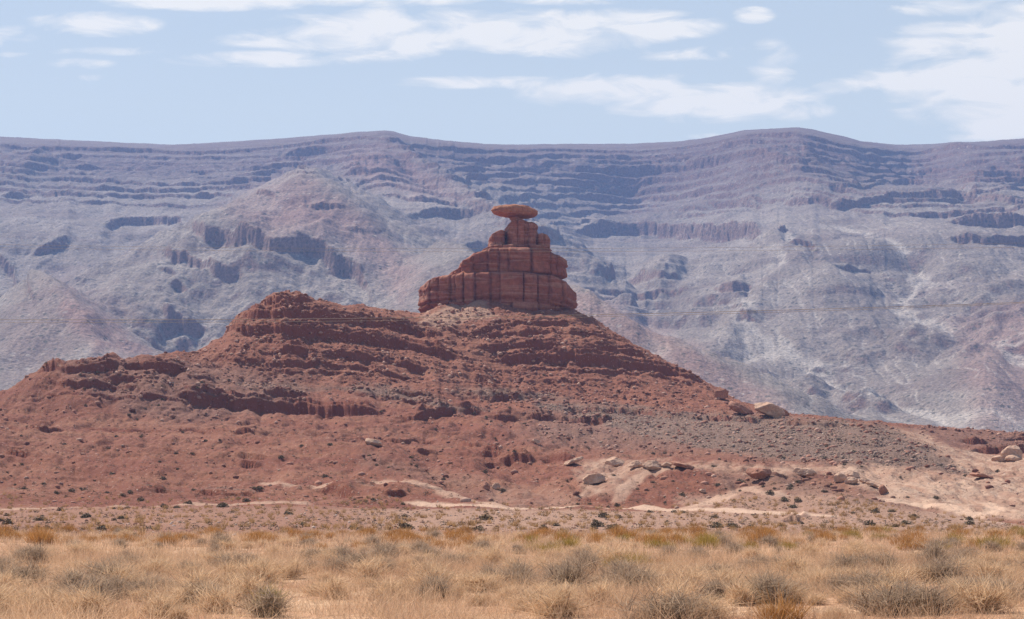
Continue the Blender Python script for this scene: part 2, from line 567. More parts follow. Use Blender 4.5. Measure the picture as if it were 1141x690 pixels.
# thin beds of the hill
lv = [0.0]
while lv[-1] < 95:
    lv.append(lv[-1] + random.choice([1.1, 1.6, 2.3, 3.2, 1.3]))
lv = np.array(lv)
def terrace(S, lv, hard):
    i = np.clip(np.searchsorted(lv, S, side='right') - 1, 0, len(lv) - 2)
    a, b = lv[i], lv[i + 1]
    f = (S - a) / (b - a)
    g = np.where(f < 0.62, f * 0.42, 0.26 + (f - 0.62) / 0.38 * 0.74)
    hh = np.array([((i0 * 7919) % 97) / 97 for i0 in range(len(lv))])[i]
    return (a + (b - a) * g - S) * hard * (0.35 + 0.9 * hh)
S = ZF + 0.055 * XF + 1.2 * fbm(XF / 30, YF / 30, 3, 61) + 14
patch = sstep(-0.18, 0.15, fbm(XF / 13, YF / 13, 3, 63))
wup = upper * (0.65 + 0.35 * patch) * (1 - 0.4 * sstep(540, 640, PX0) * sstep(400, 430, PY0))
wlow = 0.55 * sstep(200, 300, YF) * (1 - sstep(520, 560, YF)) * patch * (1 - sstep(600, 800, PX0))
ZF += terrace(S, lv, np.clip(wup + wlow, 0, 1))
# knobbly rock
qq = fbm(XF / 6.5, YF / 6.5, 4, 74, 0.55) * 5.0
qf = qq - np.floor(qq)
ZF += (1.0 * upper * (0.5 + 0.5 * patch) + 0.35 * sstep(300, 400, YF) * (1 - upper)) * (np.floor(qq) + sstep(0.38, 0.62, qf)) / 3.0 * (1 - sstep(700, 800, YF))
rk = np.abs(fbm(XF / 3.2, YF / 3.2, 3, 71))
ZF += (upper * 0.55 + 0.2 * sstep(300, 420, YF) * (1 - upper)) * (rk - 0.2) * (0.4 + patch) * (1 - sstep(700, 800, YF))
# talus piled against the foot of the tower
for (tpx, tr, th_) in ((515, 15, 2.6), (600, 22, 1.2), (545, 9, 2.4)):
    ZF += th_ * np.exp(-(((XF - float(tang(tpx, 345)[0]) * 668) / tr) ** 2 + ((YF - 670) / 9) ** 2))
# platform under the tower stays calm
pd = np.hypot((XF + 6.0) / 31.0, (YF - 690) / 24.0)
pl = (1 - sstep(0.85, 1.15, pd)) * sstep(672, 680, YF)
ZF = ZF * (1 - pl) + (HC + 0.0892 * 690 + 0.6 * fbm(XF / 4, YF / 4, 2, 7)) * pl

PXF, PYF = proj(XF, YF, ZF)
# ---- zone masks
wx = PXF + 16 * fbm(XF / 12, YF / 12, 3, 120)
wy = PYF + 7 * fbm(XF / 10, YF / 10, 3, 121)
Z_all = np.zeros((*YF.shape, 4), np.float32)   # R pale sand, G grey gravel, B straw plain soil, A track
Z_b = np.zeros((*YF.shape, 4), np.float32)     # R brown varnish, G pinkish gravel, B upper rock, A -
pale = np.zeros(YF.shape)
far_ok = (YF < 760)
for poly, f, s in [
    ([(925, 519), (960, 518), (1010, 523), (1080, 531), (1400, 530), (1400, 575), (1141, 582), (1090, 580), (1020, 566), (975, 552), (945, 538)], 5, 1.0),
    ([(992, 476), (1030, 484), (1070, 500), (1110, 508), (1400, 508), (1400, 532), (1100, 532), (1078, 527), (1040, 502)], 4, 0.9),
    ([(640, 512), (700, 513), (780, 515), (960, 520), (960, 528), (860, 529), (760, 524), (700, 528), (670, 552), (640, 556), (660, 528)], 4, 0.75),
    ([(640, 524), (700, 522), (720, 530), (690, 553), (650, 553)], 5, 0.5),
    ([(550, 540), (640, 548), (640, 566), (540, 566)], 6, 0.35),
]:
    pale = np.maximum(pale, s * polymask(wx, wy, poly, f) * far_ok)
grey = np.zeros(YF.shape)
rimF = np.interp(uc, tang(np.array([p[0] for p in FL[5]]), 540)[0], [p[2] for p in FL[5]])
grey = np.maximum(grey, 0.75 * np.exp(-((YF - rimF[None, :] - 1) / 3.5) ** 2) * sstep(-0.1, 0.15, fbm(XF / 16, YF / 16, 2, 88) + 0.1) * (1 - sstep(560, 640, PX0)))
for poly, f, s in [
    ([(590, 446), (700, 453), (800, 461), (950, 469), (985, 474), (1030, 496), (1085, 529), (1030, 526), (940, 518), (860, 512), (780, 500), (720, 488), (660, 470), (600, 457)], 6, 1.0),
    ([(690, 470), (760, 478), (850, 500), (850, 512), (700, 500), (600, 490), (600, 470)], 12, 0.45),
    ([(370, 430), (400, 428), (450, 432), (490, 446), (545, 458), (500, 458), (460, 446), (400, 440)], 4, 0.8),
    ([(500, 434), (540, 432), (600, 438), (640, 444), (600, 446), (530, 443)], 4, 0.85),
    ([(240, 424), (300, 428), (370, 430), (370, 437), (290, 434)], 4, 0.6),
    ([(400, 500), (470, 520), (560, 545), (540, 560), (460, 530), (400, 520)], 10, 0.35),
    ([(800, 527), (880, 528), (960, 545), (900, 552), (800, 545)], 8, 0.55),
    ([(1070, 533), (1141, 537), (1400, 540), (1400, 552), (1100, 548)], 5, 0.5),
]:
    grey = np.maximum(grey, s * polymask(wx, wy, poly, f) * far_ok)
pink = np.zeros(YF.shape)
pink = np.maximum(pink, 0.9 * sstep(130, 165, YF) * (1 - sstep(240, 262, YF)) * sstep(250, 480, wx + 40 * fbm(XF / 30, YF / 30, 2, 5)))
pink = np.maximum(pink, 0.45 * sstep(130, 165, YF) * (1 - sstep(240, 262, YF)))
pink = np.maximum(pink, 0.9 * polymask(wx, wy, [(468, 352), (500, 338), (545, 330), (548, 352), (520, 358), (495, 368), (468, 364)], 4))
pink = np.maximum(pink, 0.8 * polymask(wx, wy, [(760, 553), (900, 548), (980, 558), (1080, 590), (860, 590), (760, 570)], 8))
brown = np.zeros(YF.shape)
for poly, f, s in [([(40, 400), (210, 400), (340, 420), (330, 450), (230, 470), (150, 465), (90, 430)], 10, 0.8),
                   ([(970, 470), (1000, 480), (1085, 528), (1060, 528), (1000, 500)], 3, 0.9),
                   ([(590, 455), (700, 470), (760, 500), (700, 510), (560, 490)], 12, 0.5),
                   ([(960, 545), (1040, 560), (1130, 590), (1040, 590), (960, 572), (900, 560)], 7, 0.75),
                   ([(1000, 474), (1400, 480), (1400, 505), (1080, 500), (1030, 488)], 4, 0.9)]:
    brown = np.maximum(brown, s * polymask(wx, wy, poly, f) * far_ok)
straw = 1 - sstep(118, 150, YF + 14 * fbm(XF / 14, YF / 14, 3, 33))
uprock = upper * (1 - sstep(0.4, 1.0, grey))
track = np.zeros(YF.shape)
ID = None

# visibility raster of the front terrain: nearest vertex per photo pixel
def raster(PX, PY, Yv, x0=-120, x1=1260, y0=130, y1=720):
    W_, H_ = x1 - x0, y1 - y0
    ids = np.full((H_, W_), -1, np.int64)
    dep = np.full((H_, W_), 1e9)
    ix = np.round(PX - x0).astype(np.int64).ravel()
    iy = np.round(PY - y0).astype(np.int64).ravel()
    ok = (ix >= 0) & (ix < W_) & (iy >= 0) & (iy < H_)
    idx = np.nonzero(ok)[0]
    o = np.argsort(-Yv.ravel()[idx], kind='stable')
    idx = idx[o]
    ids[iy[idx], ix[idx]] = idx
    return ids, x0, y0
IDS, RX0, RY0 = raster(PXF, PYF, YF)
XR, YR, ZR = XF.ravel(), YF.ravel(), ZF.ravel()

def hit(px, py, ymax=1e9):
    """world point of the front terrain seen at a photo pixel"""
    ix, iy = int(round(px - RX0)), int(round(py - RY0))
    for r in range(0, 9):
        a = IDS[max(0, iy - r):iy + r + 1, max(0, ix - r):ix + r + 1]
        a = a[a >= 0]
        a = a[YR[a] < ymax]
        if len(a):
            j = a[np.argmin(YR[a])]
            return Vector((float(XR[j]), float(YR[j]), float(ZR[j])))
    return None

def ground_z(x, y):
    """height of the front terrain at a plan position (columns are straight rays)"""
    u = x / y
    c = int(np.clip(np.searchsorted(uc, u), 1, len(uc) - 1))
    f = (u - uc[c - 1]) / (uc[c] - uc[c - 1])
    za = np.interp(y, YF[:, c - 1], ZF[:, c - 1])
    zb = np.interp(y, YF[:, c], ZF[:, c])
    return float(za * (1 - f) + zb * f)

TR = [([(-60, 568), (0, 567), (60, 566), (120, 564), (200, 562), (285, 560), (330, 560)], 2.0, 0.6),
      ([(300, 539), (360, 540), (420, 538), (450, 537), (475, 541), (500, 549), (540, 560), (575, 567)], 1.7, 0.6),
      ([(480, 562), (570, 565.5), (700, 566.5), (855, 571), (900, 572)], 3.4, 1.0),
      ([(760, 566), (790, 560), (815, 549), (830, 547), (860, 549)], 2.4, 0.6),
      ([(690, 556), (695, 545), (712, 530), (740, 523)], 1.2, 0.5),
      ([(1020, 560), (1060, 566), (1090, 574), (1106, 572), (1112, 566), (1100, 561)], 1.2, 0.95),
      ([(985, 556), (1040, 561), (1075, 570), (1088, 577)], 1.4, 0.8)]
for pts, wd, s in TR:
    P = [p_ for p_ in (hit(*p, ymax=345) for p in pts) if p_ is not None]
    d, _ = seg_dist(XF, YF, P)
    d = d + 0.5 * fbm(XF / 3, YF / 3, 2, 55)
    track = np.maximum(track, s * (1 - sstep(wd * 0.7, wd * 1.5, d)))
Z_all[..., 0], Z_all[..., 1], Z_all[..., 2], Z_all[..., 3] = pale, grey, straw, track
slF = np.zeros_like(ZF)
slF[1:-1] = (ZF[2:] - ZF[:-2]) / np.maximum(YF[2:] - YF[:-2], 0.1)
fresh = sstep(0.75, 1.5, slF) * sstep(140, 180, YF)
Z_b[..., 0], Z_b[..., 1], Z_b[..., 2], Z_b[..., 3] = brown, pink, uprock, fresh


def attr(nt, name):
    a = nt.n('ShaderNodeAttribute', attribute_name=name)
    s = nt.n('ShaderNodeSeparateColor')
    nt.t.links.new(a.outputs['Color'], s.inputs[0])
    return s.outputs[0], s.outputs[1], s.outputs[2], a.outputs['Alpha']


def new_mat(name, rough=0.95, spec=0.15):
    m = bpy.data.materials.new(name)
    m.use_nodes = True
    nt = NT(m.node_tree)
    out = nt.n('ShaderNodeOutputMaterial')
    b = nt.n('ShaderNodeBsdfPrincipled')
    b.inputs['Roughness'].default_value = rough
    b.inputs['Specular IOR Level'].default_value = spec
    nt.t.links.new(b.outputs[0], out.inputs[0])
    return m, nt, b


def ground_material():
    m, nt, b = new_mat('red_dirt')
    tcn = nt.n('ShaderNodeTexCoord')
    ob = tcn.outputs['Object']
    r, g, bl, al = attr(nt, 'zone')
    r2, g2, b2, a2 = attr(nt, 'zone_b')
    n1 = nt.noise(ob, 0.045, 5, 0.6)
    n2 = nt.noise(ob, 0.5, 6, 0.7)
    n3 = nt.noise(ob, 2.6, 4, 0.7)
    red = nt.ramp(n1, [(0.3, (0.185, 0.062, 0.036)), (0.5, (0.245, 0.098, 0.057)), (0.72, (0.32, 0.155, 0.095))])
    red = nt.mix(nt.ramp(n2, [(0.35, 0.0), (0.75, 0.75)]), red, (0.17, 0.062, 0.042))
    # horizontal beds show as colour bands
    mp = nt.n('ShaderNodeMapping')
    nt.t.links.new(ob, mp.inputs[0])
    mp.inputs['Scale'].default_value = (0.012, 0.012, 0.75)
    band = nt.noise(mp, 1.0, 4, 0.6, 0.3)
    red = nt.mix(nt.math('MULTIPLY', nt.ramp(band, [(0.48, 0.0), (0.58, 1.0)]), 0.4), red, (0.19, 0.062, 0.043))
    rockc = nt.mix(n2, (0.20, 0.070, 0.042), (0.33, 0.145, 0.092))
    col = nt.mix(nt.math('MULTIPLY', b2, 0.6), red, rockc)
    col = nt.mix(nt.math('MULTIPLY', r2, 0.62), col, nt.mix(n2, (0.15, 0.085, 0.065), (0.235, 0.14, 0.11)))
    col = nt.mix(nt.math('MULTIPLY', g, 0.9), col, nt.mix(nt.ramp(n3, [(0.35, 0.0), (0.65, 1.0)]), (0.12, 0.076, 0.058), (0.27, 0.178, 0.135)))
    col = nt.mix(nt.math('MULTIPLY', g2, 0.85), col, nt.mix(n2, (0.32, 0.185, 0.125), (0.45, 0.295, 0.215)))
    mpw = nt.n('ShaderNodeMapping')
    nt.t.links.new(ob, mpw.inputs[0])
    mpw.inputs['Scale'].default_value = (0.22, 0.05, 0.5)
    wash = nt.noise(mpw, 1.0, 5, 0.65, 1.2)
    pcol = nt.mix(nt.ramp(wash, [(0.40, 0.0), (0.62, 1.0)]), (0.33, 0.185, 0.125), (0.54, 0.375, 0.27))
    col = nt.mix(nt.math('MULTIPLY', r, 0.85), col, nt.mix(0.25, pcol, nt.mix(n3, (0.28, 0.17, 0.12), (0.56, 0.40, 0.30))))
    soil = nt.mix(nt.ramp(nt.noise(ob, 0.35, 5, 0.65), [(0.35, 0.0), (0.65, 1.0)]), (0.38, 0.185, 0.105), (0.58, 0.38, 0.235))
    col = nt.mix(bl, col, soil)
    col = nt.mix(nt.math('MULTIPLY', al, 0.85), col, (0.58, 0.39, 0.28))
    col = nt.mix(nt.math('MULTIPLY', a2, 0.75), col, nt.mix(n2, (0.17, 0.048, 0.032), (0.27, 0.095, 0.062)))
    # pebbles / small stones
    vo = nt.n('ShaderNodeTexVoronoi')
    nt.t.links.new(ob, vo.inputs['Vector'])
    vo.inputs['Scale'].default_value = 1.3
    sc = nt.n('ShaderNodeSeparateColor')
    nt.t.links.new(vo.outputs['Color'], sc.inputs[0])
    st = nt.math('MULTIPLY', nt.math('LESS_THAN', vo.outputs['Distance'], 0.30), nt.math('GREATER_THAN', sc.outputs[0], 0.55))
    st = nt.math('MULTIPLY', st, nt.math('SUBTRACT', 1.0, nt.math('MAXIMUM', al, bl), clamp=True))
    stc = nt.mix(sc.outputs[1], (0.12, 0.065, 0.05), (0.46, 0.29, 0.22))
    col = nt.mix(nt.math('MULTIPLY', st, 0.6), col, stc)
    fn = nt.noise(ob, 9.0, 3, 0.7)
    col = nt.mix(1.0, col, nt.ramp(fn, [(0.3, 0.78), (0.7, 1.2)]), 'MULTIPLY')
    nt.set(b.inputs['Base Color'], col)
    bh = nt.math('ADD', nt.math('MULTIPLY', n2, 1.2), nt.math('MULTIPLY', n3, 0.5))
    bh = nt.math('ADD', bh, nt.math('MULTIPLY', st, 0.12))
    bp = nt.n('ShaderNodeBump')
    bp.inputs['Strength'].default_value = 0.9
    bp.inputs['Distance'].default_value = 0.55
    nt.set(bp.inputs['Height'], bh)
    nt.set(b.inputs['Normal'], bp.outputs[0])
    return m


MAT_GROUND = ground_material()
V = np.stack([XF, YF, ZF], -1).reshape(-1, 3)
me = mesh_np('ground', V, grid_quads(*YF.shape), [MAT_GROUND])
vcol(me, 'zone', Z_all.reshape(-1, 4))
vcol(me, 'zone_b', Z_b.reshape(-1, 4))
g_ob = link('ground', me)
tag(g_ob, 'red desert ground rising from the straw plain to the ledgy hill under the tower', 'ground', kind='structure')

# ------------------------------------------------------------------ MESA
um = np.concatenate([np.linspace(-0.46, -0.33, 50)[:-1], np.linspace(-0.33, 0.33, 1150), np.linspace(0.33, 0.46, 50)[1:]])
def am(px, lo, hi, f=60):
    return sstep(lo - f, lo + f, px) * (1 - sstep(hi - f, hi + f, px))
pxs = np.arange(-600, 1760, 10.0)
crest_pts = [(-600, 150), (-200, 148), (0, 155), (100, 160), (190, 164), (250, 161), (300, 158), (380, 152), (428, 148), (442, 150), (458, 155), (500, 160), (560, 164), (640, 163), (700, 163), (760, 160), (790, 156), (830, 148), (890, 145), (905, 147), (922, 151), (945, 156), (960, 160), (1000, 164), (1040, 163), (1100, 160), (1141, 157), (1300, 150), (1760, 160)]
CP = np.array(crest_pts, float)
crest = np.interp(pxs, CP[:, 0], CP[:, 1]) + 3.0
amph = am(pxs, 600, 810, 110)
spur2 = np.exp(-((pxs - 455) / 60) ** 2)
lef = am(pxs, 120, 260, 50)
def line(py, Y):
    return [(float(a), float(b), float(c)) for a, b, c in zip(pxs, np.broadcast_to(py, pxs.shape), np.broadcast_to(Y, pxs.shape))]
crestY = 4500 + 250 * amph - 200 * np.exp(-((pxs - 428) / 60) ** 2) - 100 * np.exp(-((pxs - 890) / 80) ** 2) + 250 * am(pxs, 980, 1060, 40)
ML = [
    ('z', -16.0, 1450.0),
    ('z', 5.0, 1800.0),
    line(478, 2150 + 60 * np.sin(pxs / 60)),
    line(420, 2420 + 80 * np.sin(pxs / 70 + 1) + 100 * amph),
    line(360, 2700 + 90 * np.sin(pxs / 83 + 2) + 330 * amph),
    line(310, 2980 + 90 * np.sin(pxs / 77 + 1) + 420 * amph - 60 * lef),
    line(272 - 6 * amph, 3220 + 70 * np.sin(pxs / 90) + 700 * amph + 80 * lef),
    line(240, 3500 + 50 * np.sin(pxs / 70) + 800 * amph + 100 * lef - 120 * spur2),
    line(215, 3780 + 700 * amph - 150 * spur2 + 100 * lef),
    line(crest + 32, crestY - 420 + 190 * amph),
    line(crest + 14, crestY - 170),
    line(crest, crestY),
    line(crest + 9, crestY + 900),
    ('z', 700.0, 7600.0),
]
rowsM = [8, 25, 90, 100, 105, 105, 95, 90, 85, 75, 60, 15, 8]
YM, ZM = loft(ML, rowsM, um)
XM = um[None, :] * YM
PXM, PYM = proj(XM, YM, ZM)
front_m = 1 - sstep(-180, -20, YM - np.interp(um, tang(pxs, crest)[0], crestY)[None, :])

def spine(P, slope, rough=0.12, seed=0, top=0.0):
    Pw = [pt(*p) for p in P]
    wob = 1 + rough * fbm(XM / 160, YM / 160, 4, seed) * 2
    best = None
    for a, b in zip(Pw[:-1], Pw[1:]):
        d, hz = seg_dist(XM, YM, [a, b])
        q = hz - np.maximum(0, d * wob - top) * slope
        best = q if best is None else np.maximum(best, q)
    return best
def smax(a, b, k):
    h = np.clip(0.5 + 0.5 * (a - b) / k, 0, 1)
    return b + (a - b) * h + k * h * (1 - h)
for P, sl, sd, top in [
    ([(338, 191, 3080), (352, 205, 3040), (385, 225, 2950), (420, 250, 2860), (450, 290, 2720), (470, 330, 2580)], 0.60, 1, 10),
    ([(338, 191, 3080), (312, 208, 3040), (275, 236, 2960), (215, 258, 2860), (170, 285, 2780)], 0.60, 2, 10),
    ([(338, 191, 3080), (348, 184, 3600)], 0.55, 3, 20),
    ([(428, 149, 4300), (475, 177, 3960), (520, 204, 3700), (555, 225, 3520), (600, 250, 3330)], 0.62, 4, 10),
    ([(30, 166, 4250), (10, 185, 4050), (-10, 215, 3800)], 0.5, 15, 30),
    ([(870, 246, 3350), (890, 274, 3120), (925, 300, 2960), (975, 316, 2960), (1005, 338, 2830), (1022, 372, 2680)], 0.5, 6, 12),
    ([(890, 274, 3120), (850, 310, 2960), (815, 350, 2750), (790, 400, 2520)], 0.6, 7, 8),
    ([(490, 268, 2780), (560, 290, 2480), (640, 326, 2180), (692, 347, 2080), (745, 375, 2010), (800, 408, 1950), (858, 440, 1890), (885, 470, 1850)], 0.52, 8, 5),
    ([(40, 300, 2500), (85, 337, 2280), (108, 372, 2150), (128, 402, 2080)], 0.55, 9, 5),
    ([(745, 277, 3380), (735, 300, 3240), (722, 325, 3110), (700, 350, 2980)], 0.65, 10, 8),
    ([(612, 282, 3300), (630, 300, 3160), (660, 330, 2980)], 0.65, 11, 8),
    ([(1141, 300, 2980), (1120, 350, 2700), (1105, 400, 2400), (1100, 450, 2150)], 0.4, 12, 8),
    ([(700, 322, 3020), (680, 345, 2900)], 0.45, 13, 8),
    ([(1090, 262, 3330), (1200, 250, 3400)], 0.35, 14, 60),
]:
    ZM = smax(ZM, spine(P, sl, seed=sd, top=top), 12.0)
# ravines of the talus: erosion-like ridged noise stretched downslope
wxm = XM + 60 * fbm(XM / 300, YM / 300, 3, 205)
rav = fbm(wxm / 230, YM / 620, 4, 210, 0.42, ridged=True)
low = 1 - sstep(3300, 4000, YM)
ramp_in = sstep(1500, 2100, YM)
ZM += front_m * ramp_in * (-(rav - 0.3)) * (17 * low + 6)
ZM -= front_m * ramp_in * 3.0 * fbm((XM + 18 * fbm(XM / 90, YM / 90, 3, 206)) / 30, YM / 420, 3, 230, 0.5, ridged=True) * low
ZM += front_m * ramp_in * 2.5 * fbm(XM / 140, YM / 140, 3, 220)
ZM += front_m * ramp_in * 1.0 * fbm(XM / 18, YM / 18, 3, 221, 0.55)
ZM += 2.6 * fbm(XM / 55, YM / 90, 4, 222) * sstep(3900, 4200, YM)
baseM = ZM.copy()
def cr(off, a=-600, b=1760, st=20):
    q = np.arange(a, b, st)
    return [(float(x), float(y) + off + 1.5 * math.sin(x / 37 + off)) for x, y in zip(q, np.interp(q, CP[:, 0], CP[:, 1]))]
MLED = [
    ([(33, 284), (45, 279), (62, 276), (90, 264), (110, 254), (128, 247), (160, 245), (212, 245)], 26, 60, 2600, 3900),
    ([(203, 252), (212, 256), (245, 262), (290, 263), (294, 272), (330, 274), (362, 276), (368, 290), (396, 298), (408, 316), (418, 345)], 34, 60, 2500, 3700),
    ([(172, 280), (182, 280), (212, 285), (232, 292), (236, 301), (272, 303), (276, 312)], 24, 45, 2500, 3500),
    ([(154, 296), (170, 295), (200, 303)], 16, 35, 2500, 3500),
    ([(-60, 270), (0, 286), (14, 300), (26, 312), (34, 330), (44, 345)], 30, 45, 2200, 3300),
    ([(188, 312), (210, 320)], 18, 30, 2300, 3200),
    ([(172, 325), (176, 340), (200, 362), (232, 368)], 18, 35, 2200, 3100),
    ([(450, 240), (480, 236), (520, 232), (560, 230)], 22, 60, 3000, 4200),
    ([(515, 275), (545, 274), (560, 272)], 18, 50, 3000, 4200),
    ([(640, 256), (700, 252), (760, 256), (800, 255), (888, 254)], 46, 60, 3300, 4400),
    ([(560, 252), (600, 256), (640, 262)], 22, 60, 3300, 4400),
    ([(640, 300), (700, 306), (780, 302)], 22, 60, 2900, 3900),
    ([(640, 318), (700, 322), (840, 318)], 14, 50, 2800, 3700),
    ([(770, 226), (800, 225), (862, 226)], 22, 50, 3400, 4600),
    ([(866, 221), (915, 219), (925, 228), (960, 226), (1000, 218), (1060, 214), (1110, 220), (1141, 226), (1300, 226)], 24, 60, 3200, 4600),
    ([(915, 208), (960, 208), (1000, 202), (1060, 206), (1110, 214)], 14, 40, 3400, 4600),
    ([(1052, 246), (1080, 245), (1141, 245), (1300, 246)], 30, 60, 3000, 4300),
    ([(1052, 267), (1075, 264), (1141, 268), (1300, 268)], 26, 50, 2900, 4000),
    ([(878, 270), (890, 268), (908, 272), (915, 285)], 22, 35, 2800, 3700),
    ([(925, 296), (945, 299), (975, 303), (992, 313), (1004, 322)], 13, 40, 2600, 3500),
    ([(930, 260), (960, 262), (990, 257)], 6, 30, 2900, 4000),
    ([(810, 330), (835, 352), (860, 355)], 12, 30, 2500, 3500),
    ([(308, 196), (338, 193), (362, 198)], 20, 30, 3200, 3700),
    ([(275, 217), (300, 216), (312, 220)], 10, 25, 2900, 3700),
    ([(255, 233), (285, 232)], 8, 25, 2900, 3700),
    ([(318, 228), (350, 236), (382, 246), (398, 258)], 16, 30, 2900, 3700),
    ([(0, 218), (50, 215)], 14, 40, 3300, 4300),
    ([(640, 360), (668, 372), (690, 400), (700, 420)], 14, 25, 1800, 2600),
    ([(640, 178), (800, 182), (960, 178)], 12, 40, 3700, 4900),
    (cr(7), 15, 40, 3600, 5200), (cr(13), 20, 45, 3600, 5200), (cr(19), 12, 40, 3600, 5200), (cr(26), 20, 45, 3500, 5000), (cr(33), 14, 40, 3400, 4900),
    (cr(40), 20, 45, 3400, 4900), (cr(48), 13, 45, 3300, 4800), (cr(56), 18, 50, 3200, 4700), (cr(65), 12, 50, 3200, 4700), (cr(74, 540), 16, 50, 3200, 4600), (cr(84, 540, 900), 14, 50, 3200, 4500),
]
# talus cones and alcoves under the upper cliffs
fest = fbm(XM / 55 + 0.7 * fbm(XM / 150, YM / 150, 2, 231), YM / 260, 4, 232, 0.55, ridged=True)
ZM -= front_m * (fest - 0.35) * (6 * sstep(480, 640, ZM) + 2 * low * ramp_in)
for k, (pts, h, L, y0, y1) in enumerate(MLED):
    Yc, ins = ledge_rows(YM, baseM, um, pts, y0, y1)
    cf = ledge_rows.cosf
    xx = um * Yc
    one = np.ones_like(xx)
    rag = fbm(xx / 75.0, one * k * 3.7, 6, 240 + k, 0.6) * 30 + blocks(xx, 22, 17 + k) * 8 + blocks(xx, 60, 67 + k) * 14
    vis = np.clip(0.5 + 1.4 * fbm(XM / 130.0, YM / 160.0, 4, 280 + k, 0.6), 0.05 if h < 22 else 0.3, 1.2)
    if h >= 22 and k < 29:
        vis = np.clip(vis, 0.6, 1.2)
    if k >= 29:
        vis = np.clip(vis, 0.45, 1.1)
        rag = rag * 0.4
    d0 = (YM - Yc[None, :]) * cf[None, :]
    d = (YM - (Yc + rag)[None, :]) * cf[None, :] + 5 * fbm(XM / 14, YM / 14, 3, 98)
    wd = 8.0
    hh = h * (1.2 if k < 29 else 1.05) * vis * ins[None, :]
    ZM += hh * (sstep(-wd / 2, wd / 2, d) - 0.5) * np.exp(-np.abs(d0) / L)
# fine beds
lvm = [-60.0]
while lvm[-1] < 1100:
    lvm.append(lvm[-1] + random.choice([12, 18, 30, 15, 38]))
lvm = np.array(lvm)
Sm = ZM + 7 * fbm(XM / 500, YM / 500, 2, 261) + 0.02 * XM
pm = sstep(-0.05, 0.22, fbm(XM / 210, YM / 140, 4, 263))
hi = sstep(560, 760, ZM)
blue_zone = am(PXM, 590, 840, 40) * sstep(230, 260, PYM) * (1 - sstep(350, 380, PYM))
ZM += front_m * terrace(Sm, lvm, np.clip(0.30 * pm + 0.95 * hi * (0.75 + 0.25 * pm) + 0.9 * blue_zone, 0, 1))

PXM, PYM = proj(XM, YM, ZM)
Zm = np.zeros((*YM.shape, 4), np.float32)
slopeY = np.zeros_like(ZM)
slopeY[1:-1] = (ZM[2:] - ZM[:-2]) / np.maximum(YM[2:] - YM[:-2], 0.5)
streak = sstep(0.66, 0.84, rav) * low
fine = fbm((XM + 18 * fbm(XM / 90, YM / 90, 3, 206)) / 30, YM / 420, 4, 230, 0.55, ridged=True)
streak = np.maximum(0.7 * streak * sstep(0.0, 0.6, fine), 0.5 * sstep(0.70, 0.90, fine) * low)
Zm[..., 0] = streak * sstep(1500, 2000, YM) * (0.35 + 0.65 * sstep(700, 900, PXM)) * (1 - sstep(0.5, 0.9, slopeY))
redm = np.zeros(YM.shape)
wmx = PXM + 14 * fbm(XM / 60, YM / 60, 3, 301)
wmy = PYM + 9 * fbm(XM / 60, YM / 60, 3, 302)
for poly, f, s in [([(636, 322), (700, 345), (770, 385), (880, 452), (880, 480), (600, 480), (600, 330)], 8, 0.8),
                   ([(72, 318), (130, 360), (165, 395), (110, 400), (60, 345)], 8, 0.9),
                   ([(300, 205), (340, 195), (400, 235), (470, 300), (450, 340), (380, 270), (290, 262), (250, 235)], 12, 0.75),
                   ([(1060, 360), (1160, 330), (1400, 330), (1400, 490), (1090, 490)], 14, 0.6),
                   ([(0, 360), (60, 300), (130, 330), (150, 350), (60, 420), (0, 430)], 14, 0.3),
                   ([(380, 170), (430, 165), (500, 205), (540, 228), (470, 222), (400, 205)], 8, 0.6)]:
    redm = np.maximum(redm, 0.6 * s * polymask(wmx, wmy, poly, f * 1.6))
Zm[..., 1] = redm
Zm[..., 2] = hi * 0.8 + 0.2 * pm
Zm[..., 3] = sstep(0.7, 1.4, slopeY)


